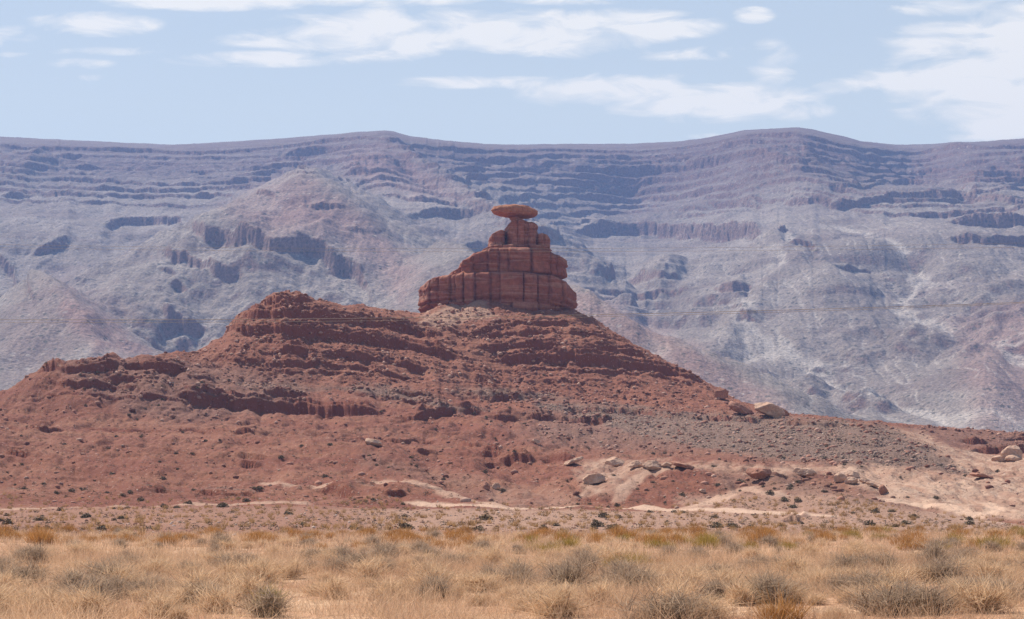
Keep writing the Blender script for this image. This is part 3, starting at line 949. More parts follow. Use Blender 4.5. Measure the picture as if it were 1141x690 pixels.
def mesa_material():
    m, nt, b = new_mat('talus_and_cliff')
    tcn = nt.n('ShaderNodeTexCoord')
    ob = tcn.outputs['Object']
    r, g, bl, al = attr(nt, 'zone')
    n1 = nt.noise(ob, 0.006, 6, 0.6)
    n2 = nt.noise(ob, 0.05, 5, 0.7)
    col = nt.ramp(n1, [(0.3, (0.165, 0.130, 0.105)), (0.5, (0.215, 0.175, 0.145)), (0.7, (0.27, 0.225, 0.19))])
    mp = nt.n('ShaderNodeMapping')
    nt.t.links.new(ob, mp.inputs[0])
    mp.inputs['Scale'].default_value = (0.0012, 0.0012, 0.075)
    band = nt.noise(mp, 1.0, 5, 0.65, 0.4)
    col = nt.mix(nt.math('MULTIPLY', bl, 0.75), col, (0.125, 0.080, 0.072))
    bandf = nt.math('MULTIPLY', nt.ramp(band, [(0.46, 0.0), (0.54, 1.0)]), nt.math('ADD', nt.math('MULTIPLY', bl, 0.55), 0.12))
    col = nt.mix(bandf, col, (0.11, 0.06, 0.05))
    col = nt.mix(nt.math('MULTIPLY', g, 0.75), col, nt.mix(n2, (0.24, 0.095, 0.07), (0.36, 0.18, 0.145)))
    col = nt.mix(nt.math('MULTIPLY', al, 0.7), col, nt.mix(n2, (0.15, 0.075, 0.055), (0.27, 0.15, 0.11)))
    col = nt.mix(nt.math('MULTIPLY', r, 0.7), col, (0.50, 0.44, 0.38))
    # junipers and boulders as dots
    vo = nt.n('ShaderNodeTexVoronoi')
    nt.t.links.new(ob, vo.inputs['Vector'])
    vo.inputs['Scale'].default_value = 0.115
    sc = nt.n('ShaderNodeSeparateColor')
    nt.t.links.new(vo.outputs['Color'], sc.inputs[0])
    dot = nt.math('LESS_THAN', vo.outputs['Distance'], nt.math('MULTIPLY', sc.outputs[2], 0.42))
    dark = nt.math('MULTIPLY', dot, nt.math('GREATER_THAN', sc.outputs[0], 0.42))
    pale = nt.math('MULTIPLY', dot, nt.math('LESS_THAN', sc.outputs[0], 0.18))
    col = nt.mix(nt.math('MULTIPLY', dark, 0.72), col, (0.075, 0.07, 0.05))
    col = nt.mix(nt.math('MULTIPLY', pale, 0.35), col, (0.45, 0.40, 0.34))
    col = nt.mix(1.0, col, nt.ramp(nt.noise(ob, 0.22, 3, 0.75), [(0.3, 0.5), (0.7, 1.5)]), 'MULTIPLY')
    nt.set(b.inputs['Base Color'], col)
    bp = nt.n('ShaderNodeBump')
    bp.inputs['Strength'].default_value = 1.0
    bp.inputs['Distance'].default_value = 3.5
    nt.set(bp.inputs['Height'], nt.math('ADD', n2, nt.math('MULTIPLY', nt.noise(ob, 0.16, 4, 0.7), 0.7)))
    nt.set(b.inputs['Normal'], bp.outputs[0])
    return m


V = np.stack([XM, YM, ZM], -1).reshape(-1, 3)
me = mesh_np('mesa', V, grid_quads(*YM.shape), [mesa_material()])
vcol(me, 'zone', Zm.reshape(-1, 4))
mesa = link('mesa_hills', me)
tag(mesa, 'long banded mesa with cliff ledges and grey talus slopes fading blue behind the tower', 'mesa', kind='structure')

# wide plain under everything, out to the horizon
bm_v = []
nx, ny = 60, 80
gx = np.linspace(-5400, 5400, nx)
gy = np.linspace(-2400, 9400, ny)
GX, GY = np.meshgrid(gx, gy)
GZ = np.full(GX.shape, -22.0)
near = (GY < 200)
GZ = np.where(GY < 5.0, -0.35, GZ)
me = mesh_np('outer_ground', np.stack([GX, GY, GZ], -1).reshape(-1, 3), grid_quads(ny, nx), [MAT_GROUND])
z1 = np.zeros((nx * ny, 4), np.float32)
z1[:, 2] = (GY.ravel() < 300)
vcol(me, 'zone', z1)
vcol(me, 'zone_b', np.zeros((nx * ny, 4), np.float32))
og = link('outer_ground', me)
tag(og, 'flat desert floor spreading beyond the hill and mesa', 'ground', kind='structure')

# haze
hz_m = bpy.data.materials.new('desert_haze')
hz_m.use_nodes = True
nt = NT(hz_m.node_tree)
out = nt.n('ShaderNodeOutputMaterial')
pv = nt.n('ShaderNodeVolumePrincipled')
pv.inputs['Color'].default_value = (0.26, 0.44, 0.88, 1)
pv.inputs['Density'].default_value = HAZE_DENSITY
pv.inputs['Anisotropy'].default_value = 0.15
nt.t.links.new(pv.outputs[0], out.inputs['Volume'])
zt = float(ZM.max()) + 8
hv = np.array([(x, y, z) for z in (-24, zt) for y in (-2500, 9500) for x in (-5500, 5500)], float)
hq = [(0, 2, 3, 1), (4, 5, 7, 6), (0, 1, 5, 4), (2, 6, 7, 3), (0, 4, 6, 2), (1, 3, 7, 5)]
hz = link('haze', mesh_np('haze', hv, hq, [hz_m], smooth=False))
tag(hz, 'pale blue desert haze over the whole valley', 'haze', kind='stuff')

# ------------------------------------------------------------------ rock pieces
def rock_material(name, c0, c1, c2, band=0.5, scale=0.6, bump=0.35):
    m, nt, b = new_mat(name)
    ob = nt.n('ShaderNodeTexCoord').outputs['Object']
    n1 = nt.noise(ob, scale * 0.4, 5, 0.65)
    n2 = nt.noise(ob, scale * 2.5, 5, 0.7)
    mp = nt.n('ShaderNodeMapping')
    nt.t.links.new(ob, mp.inputs[0])
    mp.inputs['Scale'].default_value = (0.05, 0.05, scale * 2.2)
    bd = nt.noise(mp, 1.0, 4, 0.6, 0.5)
    mp2 = nt.n('ShaderNodeMapping')
    nt.t.links.new(ob, mp2.inputs[0])
    mp2.inputs['Scale'].default_value = (0.9, 0.9, 0.10)
    vs = nt.noise(mp2, 1.0, 4, 0.65)
    col = nt.mix(nt.ramp(n1, [(0.35, 0.0), (0.65, 1.0)]), c0, c1)
    col = nt.mix(nt.math('MULTIPLY', nt.ramp(bd, [(0.50, 0.0), (0.60, 1.0)]), band), col, c2)
    col = nt.mix(nt.math('MULTIPLY', nt.ramp(vs, [(0.55, 0.0), (0.72, 1.0)]), 0.35), col, (0.10, 0.04, 0.03))
    col = nt.mix(1.0, col, nt.ramp(n2, [(0.3, 0.72), (0.7, 1.25)]), 'MULTIPLY')
    nt.set(b.inputs['Base Color'], col)
    bp = nt.n('ShaderNodeBump')
    bp.inputs['Strength'].default_value = 0.9
    bp.inputs['Distance'].default_value = bump
    nt.set(bp.inputs['Height'], nt.math('ADD', n2, nt.math('MULTIPLY', bd, 0.8)))
    nt.set(b.inputs['Normal'], bp.outputs[0])
    return m


M_TOWER = rock_material('red_sandstone', (0.21, 0.064, 0.038), (0.33, 0.125, 0.075), (0.45, 0.26, 0.19), 0.45, 0.28)
M_CAP = rock_material('orange_sandstone', (0.34, 0.135, 0.072), (0.44, 0.205, 0.115), (0.27, 0.10, 0.06), 0.6, 0.8, 0.2)
M_TAN = rock_material('tan_sandstone', (0.47, 0.29, 0.20), (0.56, 0.385, 0.28), (0.40, 0.22, 0.15), 0.4, 0.8, 0.15)
M_REDB = rock_material('brown_sandstone', (0.32, 0.15, 0.10), (0.42, 0.22, 0.15), (0.25, 0.10, 0.07), 0.4, 0.8, 0.15)

YT = 690.0
def wx_(px, py=320):
    return float(tang(px, py)[0]) * YT
def wz_(py):
    return HC + float(tang(570, py)[1]) * YT

ROOT = empty('rock_tower', (wx_(553), YT, wz_(349)))
tag(ROOT, 'tall stacked red sandstone tower of blocky tiers crowning the red hill', 'rock tower')


def tier(name, pxl, pxr, ry, pybot, tops, joints, seed, parent, mat, n=2.8, inset=1.0, beds=(), batter=0.0, cyy=0.0, sink=2.0,
         nth=760, nrow=34, dome=0.6, noise_amp=0.5, block=0.9, topr=0.16, chord=0.8):
    x0, x1 = wx_(pxl), wx_(pxr)
    cx, rx = (x0 + x1) / 2, (x1 - x0) / 2
    th = np.linspace(0, 2 * np.pi, nth, endpoint=False)
    c, s_ = np.cos(th), np.sin(th)
    bx = rx * np.sign(c) * np.abs(c) ** (2 / n)
    by = ry * np.sign(s_) * np.abs(s_) ** (2 / n)
    ds = np.hypot(np.diff(bx, append=bx[:1]), np.diff(by, append=by[:1]))
    arc = np.cumsum(ds)
    # resample evenly along the outline
    L_ = arc[-1]
    q = np.linspace(0, L_, nth, endpoint=False)
    bx2 = np.interp(q, np.concatenate([[0], arc]), np.append(bx, bx[0]))
    by2 = np.interp(q, np.concatenate([[0], arc]), np.append(by, by[0]))
    nxv = np.gradient(by2)
    nyv = -np.gradient(bx2)
    ln = np.hypot(nxv, nyv) + 1e-9
    nxv, nyv = nxv / ln, nyv / ln
    jx = np.array([wx_(j) for j in joints]) - cx
    fronty = by2 < 0
    jx_b = jx + 2.3
    xi = bx2
    rr = np.random.default_rng(seed)
    offs = rr.uniform(-1.5, 0.9, 80) * block
    tilt = rr.uniform(-0.5, 0.5, 80) * block
    bid = np.where(fronty, np.searchsorted(jx, xi), 40 + np.searchsorted(jx_b, xi))
    dj = np.where(fronty, np.min(np.abs(xi[:, None] - jx[None, :]), axis=1), np.min(np.abs(xi[:, None] - jx_b[None, :]), axis=1))
    # every block presents a flat, angular face: pull its run onto the chord
    cut = np.nonzero(bid != np.roll(bid, 1))[0]
    for a_, b_ in zip(cut, np.append(cut[1:], cut[0] + nth)):
        run = np.arange(a_, b_ + 1) % nth
        m_ = len(run)
        if 4 < m_ < nth // 3:
            tt_ = np.linspace(0, 1, m_)
            k_ = chord
            bx2[run] = (1 - k_) * bx2[run] + k_ * ((1 - tt_) * bx2[run[0]] + tt_ * bx2[run[-1]])
            by2[run] = (1 - k_) * by2[run] + k_ * ((1 - tt_) * by2[run[0]] + tt_ * by2[run[-1]])
    k = np.ones(3) / 3
    boff = np.convolve(np.pad(offs[bid], 1, mode='wrap'), k, mode='valid')
    jn = np.where(fronty, np.argmin(np.abs(xi[:, None] - jx[None, :]), axis=1), 40 + np.argmin(np.abs(xi[:, None] - jx_b[None, :]), axis=1))
    jw = rr.uniform(0.22, 0.6, 80)[jn]
    jd = rr.uniform(0.4, 1.15, 80)[jn]
    TP = np.array(tops, float)
    def topz(xw):
        return HC + np.interp(CX + (xw + cx) / YT * F * 0.99, TP[:, 0], tang(570, TP[:, 1])[1]) * YT
    zb = wz_(pybot) - sink
    rows_v = []
    for i in range(nrow):
        t = i / (nrow - 1)
        zt_ = topz(bx2)
        z = zb + (zt_ - zb) * t
        o = boff + tilt[bid] * (t - 0.5) * 0.6
        pass
        o = o - 3.2 * jd * block * np.exp(-(dj / jw) ** 2) * (0.6 + 0.4 * noise2(q / 5, z / 3, seed + 3))
        a = topr
        tt = max(0, (t - (1 - a)) / a)
        o = o - inset * (1 - math.sqrt(max(0, 1 - tt ** 2)))
        ub = sink / (wz_(min(p_[1] for p_ in tops)) - zb)
        tb = min(1, max(0, (ub + 0.10 - t) / 0.10))
        o = o - 1.3 * inset * tb ** 1.5
        o = o - batter * t
        for (bt, bd_, bw) in beds:
            o = o - bd_ * np.exp(-((t + 0.012 * noise2(q / 7, q * 0, seed) - bt) / bw) ** 2)
        o = o + noise_amp * fbm(q / 3.4, z / 2.6, 4, seed + 5, 0.55) + 0.9 * noise_amp * blocks(z + q * 0.03 + bid * 0.9, 1.7, seed + 9)
        px_, py_ = bx2 + nxv * o, by2 + nyv * o
        rows_v.append(np.stack([px_, py_, z], -1))
    nring = 16
    last = rows_v[-1]
    for i in range(1, nring):
        f = 1 - i / nring
        P = last.copy()
        P[:, 0] = last[:, 0] * f
        P[:, 1] = last[:, 1] * f
        P[:, 2] = topz(P[:, 0]) + dome * (1 - f ** 2) + 0.5 * noise_amp * fbm(P[:, 0] / 2.5, P[:, 1] / 2.5, 3, seed + 8) * min(1, i / 2)
        rows_v.append(P)
    V = np.concatenate(rows_v)
    V[:, 0] += cx
    V[:, 1] += YT + cyy
    Q = grid_quads(len(rows_v), nth, True)
    V = np.vstack([V, [[cx, YT + cyy, topz(np.array([0.0]))[0] + dome]]])
    b0 = (len(rows_v) - 1) * nth
    T = [(b0 + i, b0 + (i + 1) % nth, len(V) - 1) for i in range(nth)]
    if parent is not None:
        V = V - np.array(parent.location)[None, :]
    me = mesh_np(name, V, Q, [mat], T=T, smooth=False)
    return link(name, me, parent)


tier('lower_tier', 466.5, 641, 21, 346, [(460, 322), (470, 318), (480, 314), (489, 312.5), (512, 311), (517, 308), (520, 311), (545, 308.5), (585, 309), (600, 311), (615, 311), (628, 316), (640, 324)],
     [479, 489, 502, 508, 518, 530, 547, 558, 583, 599, 613, 627], 21, ROOT, M_TOWER, inset=2.0, topr=0.12, noise_amp=0.75, beds=[(0.38, 1.5, 0.026), (0.66, 0.25, 0.015), (0.24, 0.5, 0.02)], batter=0.3, sink=4)
tier('ledge_bed', 469, 637, 21.5, 350, [(460, 341), (640, 342.5)], [480, 500, 520, 545, 570, 600, 620], 44, ROOT, M_TOWER, inset=0.5, beds=[(0.5, 0.4, 0.06)], sink=5, nrow=14)
tier('middle_tier', 497, 633, 17, 311, [(490, 307), (500, 306), (508, 303), (513, 300), (514, 296), (526, 290), (528, 287), (543, 283), (545, 281.5), (590, 281), (612, 283), (616, 286), (634, 288)],
     [505, 513, 527, 544, 556, 567, 592, 614, 624], 33, ROOT, M_TOWER, inset=2.0, topr=0.14, noise_amp=0.7, beds=[(0.60, 0.8, 0.02)], batter=0.2)
tier('shale_bed', 536, 613, 12.5, 283, [(530, 279.5), (545, 277), (605, 276.5), (614, 279)], [548, 560, 575, 590, 604], 52, ROOT, M_TOWER, inset=0.6, beds=[(0.4, 0.4, 0.05), (0.75, 0.4, 0.05)], sink=1, nrow=18, nth=500)
tier('upper_block', 561.5, 592, 9, 279, [(560, 255), (562, 254.5), (566, 251.5), (571, 249.5), (575, 248.5), (584, 248.5), (592, 251)], [577, 586], 61, ROOT, M_TOWER, topr=0.05, inset=0.5, beds=[(0.75, 0.25, 0.03)], sink=0.6, nth=360, dome=0.1, block=0.5, n=3.6, chord=0.3)
tier('upper_block', 585, 600, 8.2, 279, [(588, 250.5), (598, 252)], [594], 64, ROOT, M_TOWER, topr=0.05, inset=0.4, sink=0.6, nth=260, block=0.4, n=3.5, chord=0.3, beds=[(0.8, 0.4, 0.04)], cyy=-0.6)
tier('upper_block', 543.5, 565.5, 8, 278, [(543, 269), (548, 264), (553, 261.5), (558, 259.5), (564, 259)], [552], 67, ROOT, M_TOWER, topr=0.05, inset=0.4, sink=0.6, nth=300, block=0.4, n=4.0, chord=0.3, cyy=-1.5, dome=0.2)
tier('upper_block', 596.5, 613, 7, 279.5, [(598, 263), (604, 262.5), (612, 265)], [606], 69, ROOT, M_TOWER, topr=0.05, inset=0.4, sink=0.8, nth=260, block=0.4, n=4.0, chord=0.3, cyy=-1.0, dome=0.2)

# the balanced cap
HR = empty('balanced_rock', (wx_(575, 240), YT, wz_(248)))
tag(HR, 'wide flat sombrero-shaped slab balanced on a thin neck at the very top of the tower', 'balanced rock')
tier('neck', 569, 582.5, 2.2, 248.5, [(560, 241), (590, 241)], [576], 75, HR, M_CAP, inset=0.2, beds=[(0.42, 0.5, 0.12)], batter=-0.5, sink=0.6, nth=160, nrow=20, block=0.25, noise_amp=0.25, n=2.2)
nth, nr_ = 260, 26
capV = []
cx0, cx1 = wx_(547.8, 235), wx_(599, 235)
ccx, crx, cry = (cx0 + cx1) / 2, (cx1 - cx0) / 2, 6.4
th = np.linspace(0, 2 * np.pi, nth, endpoint=False)
for half in (1, -1):
    for i in range(nr_):
        r = (i / (nr_ - 1)) if half > 0 else (1 - i / (nr_ - 1))
        re = math.sin(r * math.pi / 2)
        wob = 1 + 0.035 * noise2(np.cos(th) * 2.2 + 9, np.sin(th) * 2.2, 5) + 0.02 * noise2(np.cos(th) * 7, np.sin(th) * 7 + 4, 6)
        cth, sth = np.cos(th), np.sin(th)
        x = ccx + crx * re * np.sign(cth) * np.abs(cth) ** 0.85 * wob
        y = cry * re * np.sign(sth) * np.abs(sth) ** 0.85 * wob
        px = CX + x / YT * F
        mid = HC + np.interp(px, [548, 560, 575, 590, 599], tang(570, np.array([235.3, 236.2, 237.0, 238.0, 238.4]))[1]) * YT
        topp = np.interp(px, [548, 553, 562, 575, 588, 596, 599], [1.9, 2.1, 2.35, 2.7, 2.6, 2.0, 1.7])
        bott = np.interp(px, [548, 556, 566, 576, 590, 599], [1.5, 1.7, 1.9, 2.0, 2.0, 1.7])
        if half > 0:
            z = mid + topp * (1 - re ** 5.5) ** 0.4
        else:
            z = mid - bott * (1 - re ** 3.4) ** 0.45
        z = z + 0.42 * fbm(x / 2.0, y / 2.2 + 3 * half, 3, 91) * (1 - 0.4 * re)
        lay = 0.35 * noise2(x * 0.15, z * 2.4, 92)
        capV.append(np.stack([x + cth * lay, y + sth * lay, z], -1))
V = np.concatenate(capV)
V[:, 1] += YT
V -= np.array(HR.location)[None, :]
me = mesh_np('cap_slab', V, grid_quads(2 * nr_, nth, True), [M_CAP])
link('cap_slab', me, HR)


# ------------------------------------------------------------------ boulders
import bmesh
def boulder_mesh(name, seed, dims, mat, cuts=13, tilt=0.0, flat=0.0, sub=4, rough=0.11, lean=0.0, under=1.0):
    r = random.Random(seed)
    bm = bmesh.new()
    bmesh.ops.create_icosphere(bm, subdivisions=sub, radius=1.0)
    planes = []
    for _ in range(cuts):
        v = Vector((r.uniform(-1, 1), r.uniform(-1, 1), r.uniform(-0.7, 1))).normalized()
        planes.append((v, r.uniform(0.62, 0.85)))
    planes.append((Vector((0, 0, -1)), 0.55))
    if flat:
        planes.append((Vector((0.05, 0, 1)).normalized(), flat))
    for v in bm.verts:
        p = v.co
        for n_, d_ in planes:
            k = p.dot(n_) - d_
            if k > 0:
                p = p - n_ * k * 0.94
        q = p * 1.7 + Vector((seed * 3.1, 0, 0))
        p = p * (1 + rough * mnoise.fractal(q, 0.8, 2.1, 4))
        q2 = Vector((p.x * 0.5, p.y * 0.5, p.z * 7 + seed))
        p = p * (1 + 0.025 * mnoise.noise(q2))
        v.co = p
    xs = [v.co.x for v in bm.verts]
    ys = [v.co.y for v in bm.verts]
    zs = [v.co.z for v in bm.verts]
    ct, st_ = math.cos(tilt), math.sin(tilt)
    for v in bm.verts:
        x = ((v.co.x - min(xs)) / (max(xs) - min(xs)) - 0.5) * dims[0]
        y = ((v.co.y - min(ys)) / (max(ys) - min(ys)) - 0.5) * dims[1]
        z = ((v.co.z - min(zs)) / (max(zs) - min(zs))) * dims[2]
        uz = under + (1 - under) * min(1.0, (z / dims[2]) / 0.55)
        x, y = x * uz, y * uz
        x += lean * z
        v.co = (x * ct + z * st_, y, -x * st_ + z * ct)
    me = bpy.data.meshes.new(name)
    bm.to_mesh(me)
    bm.free()
    me.materials.append(mat)
    return me


def boulder(label, pl, pr, ptop, pbot, seed, mat, tilt=0.0, flat=0.0, group=None, name='boulder', deep=0.8, sink=0.12, cuts=9, ymax=1e9, ymin=None, lean=0.0, under=1.0):
    h = hit((pl + pr) / 2, pbot, ymax)
    if ymin:
        h = Vector(((pl + pr) / 2, 0, 0))
        u, e = tang((pl + pr) / 2, pbot)
        h = Vector((float(u) * ymin, ymin, HC + float(e) * ymin))
    px = h.y / F
    W_, H_ = (pr - pl) * px, (pbot - ptop) * px
    # when tilted, shrink so that the tilted outline keeps the photo's width and height
    if tilt:
        a = abs(tilt)
        H0 = max(0.42 * H_, (H_ - W_ * math.sin(a) * 0.8))
        dims = (W_ / (math.cos(a) + 0.1), W_ * deep, H0 * 1.05)
    else:
        dims = (W_, W_ * deep, H_ * (1 + sink))
    me = boulder_mesh(name, seed, dims, mat, tilt=tilt, flat=flat, cuts=cuts, lean=lean, under=under)
    o = link(name, me)
    zmin = min(v.co.z for v in me.vertices)
    o.location = h + Vector((0, 0, -zmin * 0.9 - sink * H_))
    tag(o, label, 'boulder', group)
    return o


boulder('tan flat slab lying alone on the red bench below the hill shoulder', 405, 427, 487, 496.5, 3, M_TAN, flat=0.5, tilt=0.12, under=0.75)
boulder('broad pale boulder lying low on the red slope, below the pair of rounded boulders', 649, 677, 524, 538, 4, M_TAN, flat=0.6, tilt=-0.15)
boulder('rounded tan boulder at the left end of the boulder row on the bench', 673, 698, 508.5, 519, 5, M_TAN)
boulder('rounded tan boulder second from the left in the boulder row', 700, 716, 512, 519.5, 6, M_TAN)
boulder('rounded tan boulder touching the right side of its neighbour in the boulder row', 715, 737, 513, 523, 7, M_TAN)
boulder('tilted brown slab with dark shaded face at the right end of the boulder row', 746, 775, 511.5, 522.5, 8, M_REDB, tilt=0.26, flat=0.55)
boulder('small pale rock between the rounded boulders and the tilted brown slab', 737, 749, 514.5, 519.5, 9, M_TAN)
boulder('flat-topped overhanging red boulder perched on the pale ledge', 831, 860, 521.5, 534, 10, M_REDB, flat=0.42, sink=0.0, under=0.6)
boulder('low smooth cream rock dome on the pale ledge right of the perched boulder', 882, 911, 521.5, 530, 11, M_TAN, flat=0.7)
boulder('thin pale ledge rock slanting down the red slope above the broad pale boulder', 627, 652, 506, 517, 12, M_TAN, tilt=-0.35, flat=0.4)
boulder('small pale flat rock alone on the red bench', 592, 602, 490, 494, 13, M_TAN, flat=0.5)
boulder('small pink flat rock on the brown slope below the pale ledge', 779, 787, 545, 549, 14, M_TAN, flat=0.5)
boulder('white rubbly rock beside the dirt track bend', 548, 558, 538, 545, 15, M_TAN)
boulder('dark red lone block above the dirt track bend', 537, 546, 537, 545, 16, M_REDB)
boulder('long narrow dark-faced ledge rock on the pale dune slope', 1079, 1109, 524, 533, 17, M_REDB, tilt=0.2, flat=0.4)
G2 = 'jumbled rocks beside the pale dunes'
for k, (a, b_, c_, d_, lb) in enumerate([
        (929, 944, 526, 536, 'tan rock with a dark hollow beneath at the left end of the jumbled rocks'),
        (942, 958, 523, 531, 'flat tan rock on top of the jumbled rocks'),
        (941, 957, 531, 538, 'pale rounded rock low in the left part of the jumbled rocks'),
        (955, 968, 529, 538, 'cracked tan rock in the middle of the jumbled rocks'),
        (964, 979, 534, 542, 'long tan rock sloping down in the right part of the jumbled rocks'),
        (978, 989, 540, 550, 'dark brown square block at the lower right end of the jumbled rocks')]):
    boulder(lb, a, b_, c_, d_, 30 + k, M_REDB if k == 5 else M_TAN, group=G2, cuts=12, tilt=[0, .1, 0, .3, .35, 0][k])
G3 = 'big slabs on the right skyline of the hill'
boulder('sharp dark-faced slab leaning on the right shoulder skyline of the hill', 809, 840, 441, 461, 41, M_REDB, tilt=0.45, flat=0.5, group=G3, ymax=690)
boulder('largest pale leaning slab on the right shoulder skyline of the hill', 836, 872, 439, 464, 42, M_TAN, tilt=0.42, flat=0.6, group=G3, ymax=690, cuts=6)
boulder('small wedge of rock at the right foot of the pale leaning slab', 860, 878, 448, 463, 43, M_REDB, tilt=0.5, flat=0.5, group=G3, ymax=690)
boulder('jutting ledge block where the ridge ends left of the dark-faced slab', 794, 809, 427, 443, 44, M_REDB, tilt=0.35, flat=0.5, group=G3, ymax=700)
G4 = 'pale boulders under the dark bank at the right edge'
boulder('tall rounded pale boulder under the dark bank near the right edge', 1115, 1139, 496, 512, 51, M_TAN, group=G4)
boulder('low pale boulder left of the tall rounded boulder near the right edge', 1104, 1122, 507, 514, 52, M_TAN, group=G4)
boulder('flat pale boulder in front of the tall rounded boulder near the right edge', 1120, 1141, 507, 514.5, 53, M_TAN, group=G4)

# ------------------------------------------------------------------ rubble
def ico():
    bm = bmesh.new()
    bmesh.ops.create_icosphere(bm, subdivisions=1, radius=1.0)
    v = np.array([tuple(x.co) for x in bm.verts])
    f = np.array([[y.index for y in x.verts] for x in bm.faces])
    bm.free()
    return v, f

vis_ids = IDS[IDS >= 0]
iy_, ix_ = np.nonzero(IDS >= 0)
vpx, vpy = ix_ + RX0, iy_ + RY0
zA = Z_all.reshape(-1, 4)[vis_ids]
zB = Z_b.reshape(-1, 4)[vis_ids]
yy = YR[vis_ids]

def tint_material(name, rough=0.95, translucent=0.0):
    m, nt, b = new_mat(name, rough)
    a = nt.n('ShaderNodeAttribute', attribute_name='tint')
    nt.set(b.inputs['Base Color'], a.outputs['Color'])
    if translucent:
        tr = nt.n('ShaderNodeBsdfTranslucent')
        nt.set(tr.inputs[0], a.outputs['Color'])
        mx = nt.n('ShaderNodeMixShader')
        mx.inputs[0].default_value = translucent
        nt.t.links.new(b.outputs[0], mx.inputs[1])
        nt.t.links.new(tr.outputs[0], mx.inputs[2])
        out = [n_ for n_ in nt.t.nodes if n_.type == 'OUTPUT_MATERIAL'][0]
        nt.t.links.new(mx.outputs[0], out.inputs[0])
    return m

def scatter_rocks(name, label, cat, N, wgt, smin, smax, cols, seed):
    r = np.random.default_rng(seed)
    p = wgt / wgt.sum()
    pick = r.choice(len(vis_ids), N, p=p)
    idx = vis_ids[pick]
    P = np.stack([XR[idx], YR[idx], ZR[idx]], -1)
    P[:, 0] += r.uniform(-0.3, 0.3, N)
    bv, bf = ico()
    s = smin * (smax / smin) ** (r.random(N) ** 2.6)
    A = r.random(N) * 6.28
    sc = np.stack([s * r.uniform(0.7, 1.4, N), s * r.uniform(0.7, 1.3, N), s * r.uniform(0.45, 0.95, N)], -1)
    loc = bv[None] * (1 + 0.35 * (r.random((N, len(bv), 1)) - 0.5)) * sc[:, None, :]
    ca, sa = np.cos(A)[:, None], np.sin(A)[:, None]
    x = loc[..., 0] * ca - loc[..., 1] * sa
    y = loc[..., 0] * sa + loc[..., 1] * ca
    V = np.stack([x, y, loc[..., 2]], -1) + P[:, None, :]
    T = (bf[None] + (np.arange(N) * len(bv))[:, None, None]).reshape(-1, 3)
    me = mesh_np(name, V.reshape(-1, 3), None, [M_RUB], smooth=False, T=T)
    cols = np.array(cols)
    c = cols[r.integers(0, len(cols), N)] * r.uniform(0.75, 1.25, (N, 1))
    vcol(me, 'tint', np.repeat(c, len(bv), axis=0))
    o = link(name, me)
    tag(o, label, cat, kind='stuff')

M_RUB = tint_material('loose_rock')
wr = np.where((yy > 270) & (yy < 720), 0.25 + 1.3 * zA[:, 1] + 0.8 * zB[:, 2] + 0.7 * zB[:, 0], 0.0) * (1 - 0.8 * zA[:, 0]) * (1 - zA[:, 3])
cl = 0.5 + 1.6 * np.clip(fbm(XR[vis_ids] / 9, yy / 9, 3, 400), -0.3, 0.6)
scatter_rocks('rubble', 'loose broken rock and stones strewn over the red hill slopes', 'rubble', 15000, wr * np.clip(cl, 0.05, 2) * np.interp(yy, [270, 500, 560, 600], [0.12, 0.5, 1, 1.2]), 0.10, 0.85,
              [(0.25, 0.11, 0.075), (0.33, 0.16, 0.11), (0.38, 0.20, 0.145), (0.17, 0.075, 0.055), (0.45, 0.28, 0.21)], 5)
wg = np.where((yy > 400) & (yy < 640), zA[:, 1] ** 2, 0.0)
scatter_rocks('grey_rubble', 'grey broken stones covering the gravelly bench slope', 'rubble', 6500, wg * np.clip(cl, 0.05, 2), 0.08, 0.45,
              [(0.32, 0.225, 0.17), (0.22, 0.15, 0.115), (0.11, 0.075, 0.058), (0.42, 0.31, 0.24)], 6)
wf = np.where((yy > 130) & (yy < 420), 0.5 + 0.7 * zB[:, 1], 0.0) * (1 - zA[:, 3])
scatter_rocks('stones', 'small stones lying on the flats and low red mounds', 'stones', 7000, wf * np.interp(yy, [130, 260, 420], [1.0, 0.5, 0.2]), 0.03, 0.22,
              [(0.25, 0.12, 0.085), (0.45, 0.30, 0.23), (0.5, 0.37, 0.30), (0.17, 0.10, 0.08)], 7)

# ------------------------------------------------------------------ plants
M_TWIG = tint_material('dry_twigs', translucent=0.45)
M_STEM = tint_material('woody_stems')
M_LEAF = tint_material('dark_leaves')

